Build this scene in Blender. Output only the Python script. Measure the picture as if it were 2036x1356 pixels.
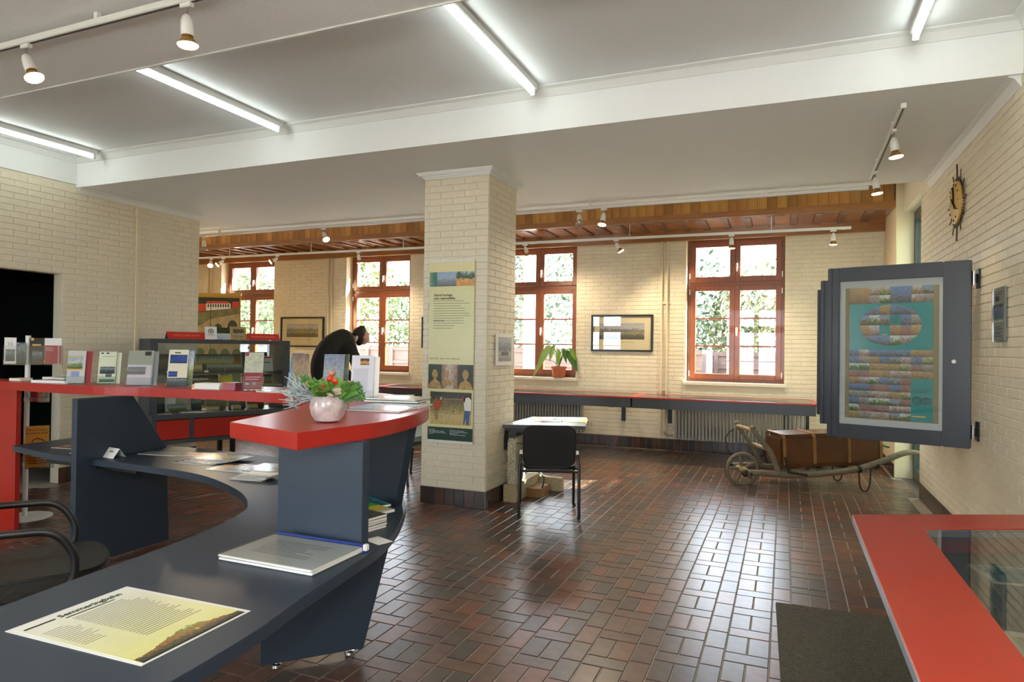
import bpy, bmesh, math, random
from mathutils import Vector, Matrix, Euler
random.seed(7)
for o in list(bpy.data.objects): bpy.data.objects.remove(o)
sc = bpy.context.scene
COL = sc.collection
PI = math.pi

# ------------------------------------------------------------------ camera
H = 1.5
FPX, YAW, PIT, ROL = 1311.5, 0.39371, 0.010029, 0.012923
_cy, _sy, _cp, _sp = math.cos(YAW), math.sin(YAW), math.cos(PIT), math.sin(PIT)
FW = Vector((-_sy*_cp, _cy*_cp, _sp)); _r = Vector((_cy, _sy, 0)); _u = _r.cross(FW)
RT = math.cos(ROL)*_r + math.sin(ROL)*_u; UP = -math.sin(ROL)*_r + math.cos(ROL)*_u
cam = bpy.data.objects.new('camera', bpy.data.cameras.new('camera'))
COL.objects.link(cam)
cam.data.sensor_width = 36.0; cam.data.lens = FPX/2036*36; cam.data.clip_start = 0.05; cam.data.clip_end = 300
cam.matrix_world = Matrix(((RT.x, UP.x, -FW.x, 0), (RT.y, UP.y, -FW.y, 0), (RT.z, UP.z, -FW.z, H), (0, 0, 0, 1)))
sc.camera = cam

# ------------------------------------------------------------------ view, world, sun, flash
sc.view_settings.view_transform = 'Standard'; sc.view_settings.look = 'None'
sc.view_settings.gamma = 1.0; sc.view_settings.use_curve_mapping = False
sc.view_settings.exposure = 0.47
w = bpy.data.worlds.new('world'); sc.world = w; w.use_nodes = True
bg = w.node_tree.nodes['Background']
bg.inputs[0].default_value = (0.80, 0.90, 1.0, 1); bg.inputs[1].default_value = 12.5
SUN_DIR = Vector((-3.85, -1.85, -2.43)).normalized()
sl = bpy.data.lights.new('sun', 'SUN'); sl.energy = 64; sl.angle = 0.009; sl.color = (1, .95, .86)
so = bpy.data.objects.new('sun', sl); COL.objects.link(so)
so.rotation_euler = SUN_DIR.to_track_quat('-Z', 'Y').to_euler(); so.location = (12, 18, 14)
def area(name, loc, target, sx, sy, power, color=(1, 1, 1), portal=False):
    l = bpy.data.lights.new(name, 'AREA'); l.shape = 'RECTANGLE'; l.size = sx; l.size_y = sy; l.energy = power; l.color = color
    if portal: l.cycles.is_portal = True
    o = bpy.data.objects.new(name, l); COL.objects.link(o); o.location = loc
    o.rotation_euler = (Vector(target)-Vector(loc)).to_track_quat('-Z', 'Y').to_euler()
    return o
# the photographer's flash head on a stand beside the camera
fl_ = bpy.data.lights.new('photographer_flash', 'POINT'); fl_.energy = 88; fl_.shadow_soft_size = .12; fl_.color = (1, .99, .97)
fo_ = bpy.data.objects.new('photographer_flash', fl_); COL.objects.link(fo_); fo_.location = (0.3, -0.25, 2.0)
# daylight portals in the window openings (back wall, glazed side door, wall behind the camera)
for x in (-0.70, -3.755, -6.815, -9.875): area('window_portal', (x, 10.36, 2.05), (x, 5, 2.05), 1.36, 2.1, 1, portal=True)
for x in (-6.0, -0.9): area('window_portal', (x, -2.62, 1.75), (x, 5, 1.75), 2.1, 2.4, 1, portal=True)
area('window_portal', (1.62, 8.5, 1.6), (-3, 8.5, 1.6), 1.1, 3.1, 1, portal=True)

# ------------------------------------------------------------------ helpers
def lin(h):
    if isinstance(h, (tuple, list)): return tuple(h)[:3]
    h = h.lstrip('#'); c = [int(h[i:i+2], 16)/255 for i in (0, 2, 4)]
    return tuple(v/12.92 if v <= .04045 else ((v+.055)/1.055)**2.4 for v in c)
MATS = {}
def mat(name, col, rough=.5, metal=0.0, spec=.5, noise=None, bump=None, coat=0.0, emit=None, estr=0.0, trans=0.0, aniso=None, alpha=1.0):
    if name in MATS: return MATS[name]
    m = bpy.data.materials.new(name); m.use_nodes = True; nt = m.node_tree; b = nt.nodes['Principled BSDF']
    c = lin(col); b.inputs['Base Color'].default_value = (*c, 1); b.inputs['Roughness'].default_value = rough
    b.inputs['Metallic'].default_value = metal; b.inputs['Specular IOR Level'].default_value = spec
    b.inputs['Coat Weight'].default_value = coat; b.inputs['Transmission Weight'].default_value = trans
    if emit: b.inputs['Emission Color'].default_value = (*lin(emit), 1); b.inputs['Emission Strength'].default_value = estr
    if noise or bump:
        tc = nt.nodes.new('ShaderNodeTexCoord')
    if noise:
        sc_, amt = noise[0], noise[1]
        n = nt.nodes.new('ShaderNodeTexNoise'); n.inputs['Scale'].default_value = sc_; n.inputs['Detail'].default_value = 5
        if len(noise) > 2:
            mp = nt.nodes.new('ShaderNodeMapping'); mp.inputs['Scale'].default_value = noise[2]
            nt.links.new(tc.outputs['Object'], mp.inputs[0]); nt.links.new(mp.outputs[0], n.inputs['Vector'])
        else: nt.links.new(tc.outputs['Object'], n.inputs['Vector'])
        r = nt.nodes.new('ShaderNodeValToRGB')
        r.color_ramp.elements[0].position = .3; r.color_ramp.elements[1].position = .7
        r.color_ramp.elements[0].color = (*[v*(1-amt) for v in c], 1); r.color_ramp.elements[1].color = (*[min(1, v*(1+amt)) for v in c], 1)
        nt.links.new(n.outputs[0], r.inputs[0]); nt.links.new(r.outputs[0], b.inputs['Base Color'])
    if bump:
        n2 = nt.nodes.new('ShaderNodeTexNoise'); n2.inputs['Scale'].default_value = bump[0]; n2.inputs['Detail'].default_value = 3
        nt.links.new(tc.outputs['Object'], n2.inputs['Vector'])
        bp = nt.nodes.new('ShaderNodeBump'); bp.inputs['Strength'].default_value = bump[1]; bp.inputs['Distance'].default_value = .01
        nt.links.new(n2.outputs[0], bp.inputs['Height']); nt.links.new(bp.outputs[0], b.inputs['Normal'])
    MATS[name] = m; return m
def glass(name, tint=(1, 1, 1), refl=.08, rough=0.0):
    if name in MATS: return MATS[name]
    m = bpy.data.materials.new(name); m.use_nodes = True; nt = m.node_tree; nt.nodes.clear()
    o = nt.nodes.new('ShaderNodeOutputMaterial'); mx = nt.nodes.new('ShaderNodeMixShader')
    t = nt.nodes.new('ShaderNodeBsdfTransparent'); g = nt.nodes.new('ShaderNodeBsdfGlossy'); lw = nt.nodes.new('ShaderNodeLayerWeight'); lw.inputs[0].default_value = .5
    pw = nt.nodes.new('ShaderNodeMath'); pw.operation = 'POWER'; pw.inputs[1].default_value = 5; nt.links.new(lw.outputs['Facing'], pw.inputs[0])
    fr = nt.nodes.new('ShaderNodeMath'); fr.operation = 'MULTIPLY_ADD'; fr.inputs[1].default_value = .9; fr.inputs[2].default_value = refl*.5; nt.links.new(pw.outputs[0], fr.inputs[0])
    t.inputs[0].default_value = (*tint, 1); g.inputs['Roughness'].default_value = rough
    nt.links.new(fr.outputs[0], mx.inputs[0]); nt.links.new(t.outputs[0], mx.inputs[1]); nt.links.new(g.outputs[0], mx.inputs[2])
    nt.links.new(mx.outputs[0], o.inputs[0]); MATS[name] = m; return m
def emis(name, col, s):
    if name in MATS: return MATS[name]
    m = bpy.data.materials.new(name); m.use_nodes = True; nt = m.node_tree; nt.nodes.clear()
    o = nt.nodes.new('ShaderNodeOutputMaterial'); e = nt.nodes.new('ShaderNodeEmission')
    e.inputs[0].default_value = (*lin(col), 1); e.inputs[1].default_value = s; nt.links.new(e.outputs[0], o.inputs[0]); MATS[name] = m; return m
def pic(name, stops, axis='Z', scale=5, amp=.3, rough=.35, speck=1.0):
    """a printed picture: colour bands along one axis broken up by noise"""
    if name in MATS: return MATS[name]
    m = bpy.data.materials.new(name); m.use_nodes = True; nt = m.node_tree; b = nt.nodes['Principled BSDF']
    tc = nt.nodes.new('ShaderNodeTexCoord'); sp = nt.nodes.new('ShaderNodeSeparateXYZ'); nt.links.new(tc.outputs['Generated'], sp.inputs[0])
    scale *= 6.0; amp *= 2.2
    n = nt.nodes.new('ShaderNodeTexNoise'); n.inputs['Scale'].default_value = scale; n.inputs['Detail'].default_value = 8; n.inputs['Roughness'].default_value = .68
    nt.links.new(tc.outputs['Object'], n.inputs['Vector'])
    ma = nt.nodes.new('ShaderNodeMath'); ma.operation = 'MULTIPLY_ADD'; nt.links.new(n.outputs[0], ma.inputs[0]); ma.inputs[1].default_value = amp; ma.inputs[2].default_value = -amp/2
    ad = nt.nodes.new('ShaderNodeMath'); ad.operation = 'ADD'; nt.links.new(ma.outputs[0], ad.inputs[0]); nt.links.new(sp.outputs[axis], ad.inputs[1])
    r = nt.nodes.new('ShaderNodeValToRGB'); cr = r.color_ramp
    while len(cr.elements) > 1: cr.elements.remove(cr.elements[-1])
    cr.elements[0].position = stops[0][0]; cr.elements[0].color = (*lin(stops[0][1]), 1)
    for p_, c_ in stops[1:]:
        e = cr.elements.new(p_); e.color = (*lin(c_), 1)
    n3 = nt.nodes.new('ShaderNodeTexNoise'); n3.inputs['Scale'].default_value = scale*3.2; n3.inputs['Detail'].default_value = 5; n3.inputs['Roughness'].default_value = .7
    nt.links.new(tc.outputs['Object'], n3.inputs['Vector'])
    mr = nt.nodes.new('ShaderNodeMapRange'); mr.inputs['From Min'].default_value = .3; mr.inputs['From Max'].default_value = .7; mr.inputs['To Min'].default_value = 1-.45*speck; mr.inputs['To Max'].default_value = 1+.35*speck
    nt.links.new(n3.outputs[0], mr.inputs[0])
    hv = nt.nodes.new('ShaderNodeHueSaturation'); nt.links.new(mr.outputs[0], hv.inputs['Value']); nt.links.new(r.outputs[0], hv.inputs['Color'])
    nt.links.new(ad.outputs[0], r.inputs[0]); nt.links.new(hv.outputs[0], b.inputs['Base Color']); b.inputs['Roughness'].default_value = rough
    MATS[name] = m; return m

class MB:
    def __init__(s): s.v = []; s.f = []; s.m = []
    def quad(s, a, b, c, d, m=0):
        i = len(s.v); s.v += [tuple(a), tuple(b), tuple(c), tuple(d)]; s.f.append((i, i+1, i+2, i+3)); s.m.append(m); return s
    def box(s, x0, x1, y0, y1, z0, z1, m=0):
        i = len(s.v)
        s.v += [(x0,y0,z0),(x1,y0,z0),(x1,y1,z0),(x0,y1,z0),(x0,y0,z1),(x1,y0,z1),(x1,y1,z1),(x0,y1,z1)]
        for q in ((0,3,2,1),(4,5,6,7),(0,1,5,4),(1,2,6,5),(2,3,7,6),(3,0,4,7)): s.f.append(tuple(i+k for k in q)); s.m.append(m)
        return s
    def tbox(s, size, M4, m=0):
        i0 = len(s.v); sx, sy, sz = (k/2 for k in size); s.box(-sx, sx, -sy, sy, -sz, sz, m)
        for k in range(i0, len(s.v)): s.v[k] = tuple(M4 @ Vector(s.v[k]))
        return s
    def bar(s, a, b, w, h, m=0, up=(0, 0, 1)):
        a, b = Vector(a), Vector(b); d = b-a; L = d.length; x = d.normalized(); u = Vector(up)
        if abs(x.dot(u)) > .98: u = Vector((0, 1, 0))
        y = u.cross(x).normalized(); z = x.cross(y)
        M4 = Matrix.Translation((a+b)/2) @ Matrix((x, y, z)).transposed().to_4x4()
        return s.tbox((L, w, h), M4, m)
    def prism(s, poly, z0, z1, m=0, mtop=None, mside=None):
        n = len(poly); i = len(s.v)
        ar = sum(poly[k][0]*poly[(k+1) % n][1]-poly[(k+1) % n][0]*poly[k][1] for k in range(n))
        if ar < 0: poly = poly[::-1]
        s.v += [(x, y, z0) for x, y in poly]+[(x, y, z1) for x, y in poly]
        s.f.append(tuple(range(i+n-1, i-1, -1))); s.m.append(m); s.f.append(tuple(range(i+n, i+2*n))); s.m.append(m if mtop is None else mtop)
        for k in range(n):
            k2 = (k+1) % n; s.f.append((i+k, i+k2, i+n+k2, i+n+k)); s.m.append(m if mside is None else mside)
        return s
    def tube(s, pts, r, n=8, m=0, closed=False, cap=True):
        pts = [Vector(p) for p in pts]; N = len(pts); i = len(s.v)
        rr = r if isinstance(r, (list, tuple)) else [r]*N
        prev = None
        for k, p in enumerate(pts):
            t = ((pts[(k+1) % N]-pts[k-1]) if closed else (pts[min(k+1, N-1)]-pts[max(k-1, 0)])).normalized()
            if prev is None:
                u = Vector((0, 0, 1)) if abs(t.z) < .9 else Vector((1, 0, 0)); a = t.cross(u).normalized()
            else:
                a = (prev-t*prev.dot(t)).normalized()
            b = t.cross(a); prev = a
            for j in range(n):
                g = 2*PI*j/n; s.v.append(tuple(p+(a*math.cos(g)+b*math.sin(g))*rr[k]))
        for k in range(N if closed else N-1):
            k2 = (k+1) % N
            for j in range(n):
                j2 = (j+1) % n; s.f.append((i+k*n+j, i+k*n+j2, i+k2*n+j2, i+k2*n+j)); s.m.append(m)
        if cap and not closed:
            s.f.append(tuple(i+j for j in range(n-1, -1, -1))); s.m.append(m)
            s.f.append(tuple(i+(N-1)*n+j for j in range(n))); s.m.append(m)
        return s
    def lathe(s, prof, n=16, c=(0, 0, 0), m=0, M4=None):
        i = len(s.v)
        for r, z in prof:
            for j in range(n):
                g = 2*PI*j/n; p = Vector((r*math.cos(g), r*math.sin(g), z))
                if M4: p = M4 @ p
                s.v.append((p.x+c[0], p.y+c[1], p.z+c[2]))
        for k in range(len(prof)-1):
            for j in range(n):
                j2 = (j+1) % n; s.f.append((i+k*n+j, i+k*n+j2, i+(k+1)*n+j2, i+(k+1)*n+j)); s.m.append(m)
        s.f.append(tuple(i+j for j in range(n-1, -1, -1))); s.m.append(m)
        s.f.append(tuple(i+(len(prof)-1)*n+j for j in range(n))); s.m.append(m)
        return s
    def ball(s, c, r, n=10, m=0, sc=(1, 1, 1)):
        K = max(4, n//2); pr = [(r*math.sin(PI*k/K), -r*math.cos(PI*k/K)) for k in range(K+1)]; pr[0] = (r*.02, -r); pr[-1] = (r*.02, r)
        return s.lathe(pr, n, c, m, Matrix.Diagonal((*sc, 1)))
    def mesh(s, name, mats, smooth=False, bevel=0, seg=2):
        me = bpy.data.meshes.new(name); me.from_pydata(s.v, [], s.f)
        for mm in (mats if isinstance(mats, (list, tuple)) else [mats]): me.materials.append(mm)
        me.polygons.foreach_set('material_index', s.m)
        me.validate(); me.update()
        if bevel:
            bm = bmesh.new(); bm.from_mesh(me)
            es = [e for e in bm.edges if len(e.link_faces) == 2 and e.calc_face_angle(0) > .6]
            bmesh.ops.bevel(bm, geom=es, offset=bevel, segments=seg, affect='EDGES', clamp_overlap=True)
            bm.to_mesh(me); bm.free()
        if smooth:
            for p in me.polygons: p.use_smooth = True
            try: me.set_sharp_from_angle(angle=.7)
            except Exception: pass
        return me
    def build(s, name, mats, parent=None, loc=None, rot=None, smooth=False, bevel=0, seg=2):
        return link(name, s.mesh(name, mats, smooth, bevel, seg), parent, loc, rot)
def link(name, me, parent=None, loc=None, rot=None):
    o = bpy.data.objects.new(name, me); COL.objects.link(o)
    if parent: o.parent = parent
    if loc is not None: o.location = loc
    if rot is not None: o.rotation_euler = rot
    return o
LABELS = set()
def tag(o, label, cat, group=None):
    if label in LABELS and not group: print('DUP LABEL', label)
    LABELS.add(label); o['label'] = label; o['category'] = cat
    if group: o['group'] = group
    return o
def thing(name, label, cat, loc=(0, 0, 0), rz=0, group=None, rot=None):
    o = bpy.data.objects.new(name, None); COL.objects.link(o); o.location = loc; o.empty_display_size = .1
    o.rotation_euler = rot if rot else (0, 0, rz); return tag(o, label, cat, group)
def struct(o): o['kind'] = 'structure'; return o
def text(parent, name, s, size, m, loc, rot, align='LEFT', bold=0.0, spacing=1.0):
    cu = bpy.data.curves.new(name, 'FONT'); cu.body = s; cu.size = size; cu.align_x = align; cu.extrude = .0003; cu.offset = bold; cu.space_character = spacing
    cu.resolution_u = 2
    t = bpy.data.objects.new(name+'_tmp', cu); COL.objects.link(t)
    dg = bpy.context.evaluated_depsgraph_get(); me = bpy.data.meshes.new_from_object(t.evaluated_get(dg))
    bpy.data.objects.remove(t); me.materials.clear(); me.materials.append(m)
    return link(name, me, parent, loc, rot)
def smoothcurve(pts, n=8):
    """Catmull-Rom through 2-D/3-D points"""
    P = [Vector(p) for p in pts]; out = []
    for i in range(len(P)-1):
        p0 = P[max(i-1, 0)]; p1 = P[i]; p2 = P[i+1]; p3 = P[min(i+2, len(P)-1)]
        for k in range(n):
            t = k/n; out.append(.5*((2*p1)+(-p0+p2)*t+(2*p0-5*p1+4*p2-p3)*t*t+(-p0+3*p1-3*p2+p3)*t**3))
    out.append(P[-1]); return out
def proj(p):
    d = Vector(p)-Vector((0, 0, H)); z = d.dot(FW)
    if z < .1: return None
    return (1018+FPX*d.dot(RT)/z, 678-FPX*d.dot(UP)/z, z)
def inframe(p, mg=30):
    q = proj(p); return q is not None and -mg < q[0] < 2036+mg and -mg < q[1] < 1356+mg

# ------------------------------------------------------------------ materials
WHITE = mat('white_paint', '#e2e5e2', .6, bump=(60, .12))
CEIL = mat('ceiling_paint', '#e9ecec', .7, bump=(40, .15))
BRICK = mat('cream_painted_brick', '#ddd4bd', .5, noise=(9, .05), bump=(70, .25))
MORTAR = mat('cream_painted_mortar', '#d9d0ba', .6)
PLASTER = mat('cream_plaster', '#decfb0', .6, bump=(50, .1))
TILES = [mat('clay_tile_%d' % i, c, .29, spec=.42, noise=(14, .22), bump=(22, .035)) for i, c in enumerate(('#573f36', '#664334', '#4a3f3a', '#714634', '#524339', '#5f453a'))]
GROUT = mat('grout', '#9a9286', .8, noise=(30, .15))
BASET = [mat('base_tile_%d' % i, c, .2, noise=(12, .2)) for i, c in enumerate(('#3c2b25', '#4b2d24', '#33292a'))]
GREY = mat('slate_grey_laminate', '#2d3845', .40, spec=.4, noise=(40, .03))
GREYD = mat('dark_grey_laminate', '#3c4148', .4)
RED = mat('red_laminate', '#a3231b', .28, spec=.4)
REDF = mat('red_panel', '#a01c10', .35)
WOOD = [mat('ceiling_veneer_%d' % i, c, .25, spec=.5, coat=.25, noise=(5, .22, (12, 12, 1.2))) for i, c in enumerate(('#b27a34', '#9c6a2a', '#bf8a3e', '#a87230'))]
WOODT = mat('ceiling_wood_trim', '#95602a', .3, coat=.2, noise=(4, .2, (1.2, 12, 12)))
WOODB = [mat('ceiling_board_%d' % i, c, .2, coat=.4, noise=(5, .25, (14, 1.2, 14))) for i, c in enumerate(('#8f5a2c', '#5f3417', '#a2703e'))]
WINW = mat('window_wood', '#7a3f1c', .35, coat=.2, noise=(6, .2, (10, 10, 1)))
PANE = glass('window_glass', (1, 1, 1), .08); DPANE = glass('tinted_door_glass', (.60, .66, .62), .1)
ACRYL = glass('clear_acrylic', (.93, .95, .95), .1)
VGLASS = glass('vitrine_glass', (.93, .96, .95), .085); FGLASS = glass('foreground_vitrine_glass', (.9, .93, .92), .30)
CHROME = mat('chrome', '#d5d7d8', .15, 1.0)
STEEL = mat('brushed_steel', '#9a9c9c', .35, 1.0)
BLACKP = mat('black_plastic', '#141414', .4)
BLACKF = mat('black_upholstery', '#15140f', .55, bump=(120, .2))
BLACKM = mat('black_metal', '#101010', .3)
WMETAL = mat('white_enamel', '#dcdcd8', .35)
RADM = mat('radiator_enamel', '#b9b6aa', .4)
PAPER = mat('white_paper', '#e4e3de', .6)
PAPERG = mat('grey_paper', '#b9bcbb', .55)
INK = mat('ink', '#26261f', .6)
INKG = mat('grey_ink', '#77776a', .6)

# ================================================================== STRUCTURE
XR, XL, YB = 1.29, -7.11, 10.05
ZS, ZU = 3.17, 3.5           # soffit and recessed ceiling heights
# ---- floor: grout slab with clay tiles
fl = struct(MB().box(-12.2, 1.75, -2.7, 10.4, -.15, -.004).build('floor', GROUT))
def tile_mesh(lx, ly, m, h=.010, c=.0025):
    b = MB(); x, y = lx/2, ly/2
    b.v = [(-x,-y,-h),(x,-y,-h),(x,y,-h),(-x,y,-h),(-x,-y,-c),(x,-y,-c),(x,y,-c),(-x,y,-c),(-x+c,-y+c,0),(x-c,-y+c,0),(x-c,y-c,0),(-x+c,y-c,0)]
    for k in range(4):
        k2 = (k+1) % 4; b.f.append((k, k2, k2+4, k+4)); b.f.append((k+4, k2+4, k2+8, k+8))
    b.f.append((8, 9, 10, 11)); b.m = [0]*9
    return b
TW, TLn, J = .0975, .2005, .0065
tiles = []
for k in range(-39, 6):
    xw = -.27+.3105*k
    y = -.45 + (.06 if k % 2 else .19)
    while y < 10.0:
        tiles += [(xw+.003+TW/2, y+TLn/2, TW, TLn), (xw+.003+TW*1.5+J, y+TLn/2, TW, TLn)]; y += TLn+J
        tiles += [(xw+.003+TLn/2, y+TW/2, TLn, TW)]; y += TW+J
    xn = xw+.207; y = -.45+.11*(k % 3)
    while y < 10.0:
        tiles.append((xn+.003+TW/2, y+TLn/2, TW, TLn)); y += TLn+J
def floor_ok(x, y):
    if y > 9.93: return False
    if -3.2 < x < -2.6 and 5.6 < y < 6.18: return False
    if y > 7.95 and y < 9.06: lim = 1.5
    else: lim = 1.17
    if x > lim: return False
    if y < 6.45 and x < -7.0: return False
    return x > -11.3
tiles = [t for t in tiles if floor_ok(t[0], t[1])]
def tvis(t):
    q = proj((t[0], t[1], 0))
    if not q or not (-10 < q[0] < 2046 and q[1] < 1366): return 0
    # open floor the photograph shows in the foreground, between counter, mat and right-hand vitrine
    if q[0] < 560 or (q[0] > 1545 and q[1] > 1190): return 0
    if q[0] < 740 and q[1] < 1150: return 0
    return (FPX/q[2])**2*(H/q[2])
order = sorted(range(len(tiles)), key=lambda i: -tvis(tiles[i]))
ind = set(order[:300])
tmesh = {}
for (lx, ly) in ((TW, TLn), (TLn, TW)):
    for i, m in enumerate(TILES): tmesh[(lx, ly, i)] = tile_mesh(lx, ly, m).mesh('tile', m)
big = MB()
for i, (x, y, lx, ly) in enumerate(tiles):
    mi = random.choice((0, 0, 1, 1, 2, 2, 3, 4, 4, 5))
    if i in ind:
        link('tile', tmesh[(lx, ly, mi)], fl, (x, y, random.uniform(-.0006, .0004)))
    else:
        t = tile_mesh(lx, ly, None); dz = random.uniform(-.0006, .0004); n0 = len(big.v)
        big.v += [(a+x, b+y, c+dz) for a, b, c in t.v]; big.f += [tuple(q+n0 for q in f) for f in t.f]; big.m += [mi]*9
o = big.build('tile_field', TILES, fl); o['kind'] = 'stuff'

# ---- brickwork
BP, BL, JT = .0625, .25, .007
BMESH = {}
def brick_part(L, h, d=.006, c=.0022):
    x = L/2; b = MB()
    b.v = [(-x,0,0),(x,0,0),(x,0,h),(-x,0,h),(-x,d-c,0),(x,d-c,0),(x,d-c,h),(-x,d-c,h),(-x+c,d,c),(x-c,d,c),(x-c,d,h-c),(-x+c,d,h-c)]
    for k in range(4):
        k2 = (k+1) % 4; b.f.append((k2, k, k+4, k2+4)); b.f.append((k2+4, k+4, k+8, k2+8))
    b.f.append((11, 10, 9, 8)); b.m = [0]*9
    return b
def bricks(parent, o, u, L, z0, z1, holes=(), nmax=300, only=None, JV=.007):
    o, u = Vector(o), Vector(u); a = math.atan2(u.y, u.x); lst = []
    nrow = int((z1-z0)/BP+.01)
    for r in range(nrow):
        zb = z0+r*BP; segs = [(0, L)]
        for (h0, h1, g0, g1) in holes:
            if zb+BP*.6 > g0 and zb+BP*.4 < g1:
                ns = []
                for s0, s1 in segs:
                    if h0 > s0: ns.append((s0, min(s1, h0)))
                    if h1 < s1: ns.append((max(s0, h1), s1))
                segs = [q for q in ns if q[1]-q[0] > .02]
        for s0, s1 in segs:
            t = -(BL/2) if r % 2 else 0
            while t < s1:
                e0, e1 = max(t, s0), min(t+BL, s1)
                if e1-e0 > .02: lst.append((e0+JV/2, e1-JV/2, zb+JT/2, zb+BP-JT/2))
                t += BL
    def vis(b):
        p = o+u*((b[0]+b[1])/2)+Vector((0, 0, (b[2]+b[3])/2)); q = proj(p)
        if not q or not inframe(p, 0): return 0
        if only and not only(p, q): return 0
        return (b[1]-b[0])*1000/q[2]
    vs = [vis(b) for b in lst]; order = sorted(range(len(lst)), key=lambda i: -vs[i]); ind = set(i for i in order[:nmax] if vs[i] > 0)
    rest = MB()
    for i, b in enumerate(lst):
        Lb = round(b[1]-b[0], 3); c = o+u*((b[0]+b[1])/2)
        if i in ind:
            if Lb not in BMESH: BMESH[Lb] = brick_part(Lb, BP-JT).mesh('brick', BRICK)
            link('brick', BMESH[Lb], parent, (c.x, c.y, o.z+b[2]), (0, 0, a))
        else:
            t = brick_part(Lb, BP-JT); n0 = len(rest.v); ca, sa = math.cos(a), math.sin(a)
            rest.v += [(c.x+x*ca-y*sa, c.y+x*sa+y*ca, o.z+b[2]+z) for x, y, z in t.v]; rest.f += [tuple(q+n0 for q in f) for f in t.f]; rest.m += [0]*9
    if rest.v:
        r_ = rest.build('brickwork', BRICK, parent); r_['kind'] = 'stuff'
def base_tiles(parent, o, u, L, z1=.165, wid=.105, nmax=300):
    o, u = Vector(o), Vector(u); a = math.atan2(u.y, u.x); t = 0.0; k = 0
    while t < L-.02:
        e = min(t+wid, L); w_ = round(e-t-.006, 3); c = o+u*((t+e)/2)
        key = ('b', w_, k % 3)
        if key not in BMESH: BMESH[key] = brick_part(w_, z1-.006, .012).mesh('base_tile', BASET[k % 3])
        if k < nmax: link('base_tile', BMESH[key], parent, (c.x, c.y, .001), (0, 0, a))
        t = e; k += 1
# ---- right wall (brick, opening to a glazed side door near the back)
wr = MB()
wr.box(XR, XR+.33, -2.6, 7.93, 0, 3.7).box(XR, XR+.33, 7.93, 9.08, 3.18, 3.7)
wr = struct(wr.build('wall_right', MORTAR))
MB().box(1.21, XR+.33, 9.08, 10.4, 0, 3.7).build('plaster_pier', PLASTER, wr, bevel=.004)
bricks(wr, (XR, 1.4, .165), (0, 1, 0), 6.53, 0, 3.0, nmax=300)
# ---- left wall (brick) with a doorway into a dark room
wl = MB(); DY0, DY1, DZ = 3.45, 4.63, 2.22
wl.box(XL-.13, XL, -2.6, DY0, 0, 3.7).box(XL-.13, XL, DY1, 6.39, 0, 3.7).box(XL-.13, XL, DY0, DY1, DZ, 3.7)
wl = struct(wl.build('wall_left', MORTAR))
MB().box(XL-.0, XL+.012, 2.82, 4.76, 3.20, 3.5).build('white_band', WHITE, wl)
bricks(wl, (XL, 6.39, .165), (0, -1, 0), 4.1, 0, 3.03, holes=((6.39-DY1, 6.39-DY0, -1, DZ-.165),), nmax=300, JV=.0022)
# dark room behind the doorway
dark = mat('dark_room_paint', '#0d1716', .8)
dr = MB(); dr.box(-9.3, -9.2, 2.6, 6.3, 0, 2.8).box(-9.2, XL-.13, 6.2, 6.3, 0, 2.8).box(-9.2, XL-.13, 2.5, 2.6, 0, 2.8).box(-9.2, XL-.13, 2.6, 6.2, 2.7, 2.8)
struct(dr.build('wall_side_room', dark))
struct(MB().box(-12.2, XL-.13, 6.3, 6.39, 0, 3.7).build('wall_partition', PLASTER))
struct(MB().box(-12.2, -11.4, 6.3, 10.4, 0, 3.7).build('wall_far_left', PLASTER))
# ---- back wall with four windows
WX = (-0.70, -3.755, -6.815, -9.875); WH = .68; SZ = 1.03; WT = 3.16
wb = MB(); xs = sorted([-11.4]+[x-WH for x in WX]+[x+WH for x in WX]+[1.62])
for i in range(0, len(xs), 2): wb.box(xs[i], xs[i+1], YB, YB+.42, 0, 3.7)
for x in WX: wb.box(x-WH, x+WH, YB, YB+.42, 0, SZ-.04).box(x-WH, x+WH, YB, YB+.42, WT, 3.7)
wb = struct(wb.build('wall_back', PLASTER))
hol = [(1.2-(x+WH), 1.2-(x-WH), SZ-.1-.165, 4) for x in WX]
bricks(wb, (1.2, YB, .165), (-1, 0, 0), 12.4, 0, 2.95, holes=hol, nmax=0, JV=.003)
# ---- wall behind the camera with three windows
RWX = (-6.0, -0.9)
rw = MB(); xs = sorted([XL]+[x-1.05 for x in RWX]+[x+1.05 for x in RWX]+[XR])
for i in range(0, len(xs), 2): rw.box(xs[i], xs[i+1], -2.7, -2.5, 0, 3.7)
for x in RWX: rw.box(x-1.05, x+1.05, -2.7, -2.5, 0, .55).box(x-1.05, x+1.05, -2.7, -2.5, 2.95, 3.7)
rw = struct(rw.build('wall_front', PLASTER))
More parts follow.
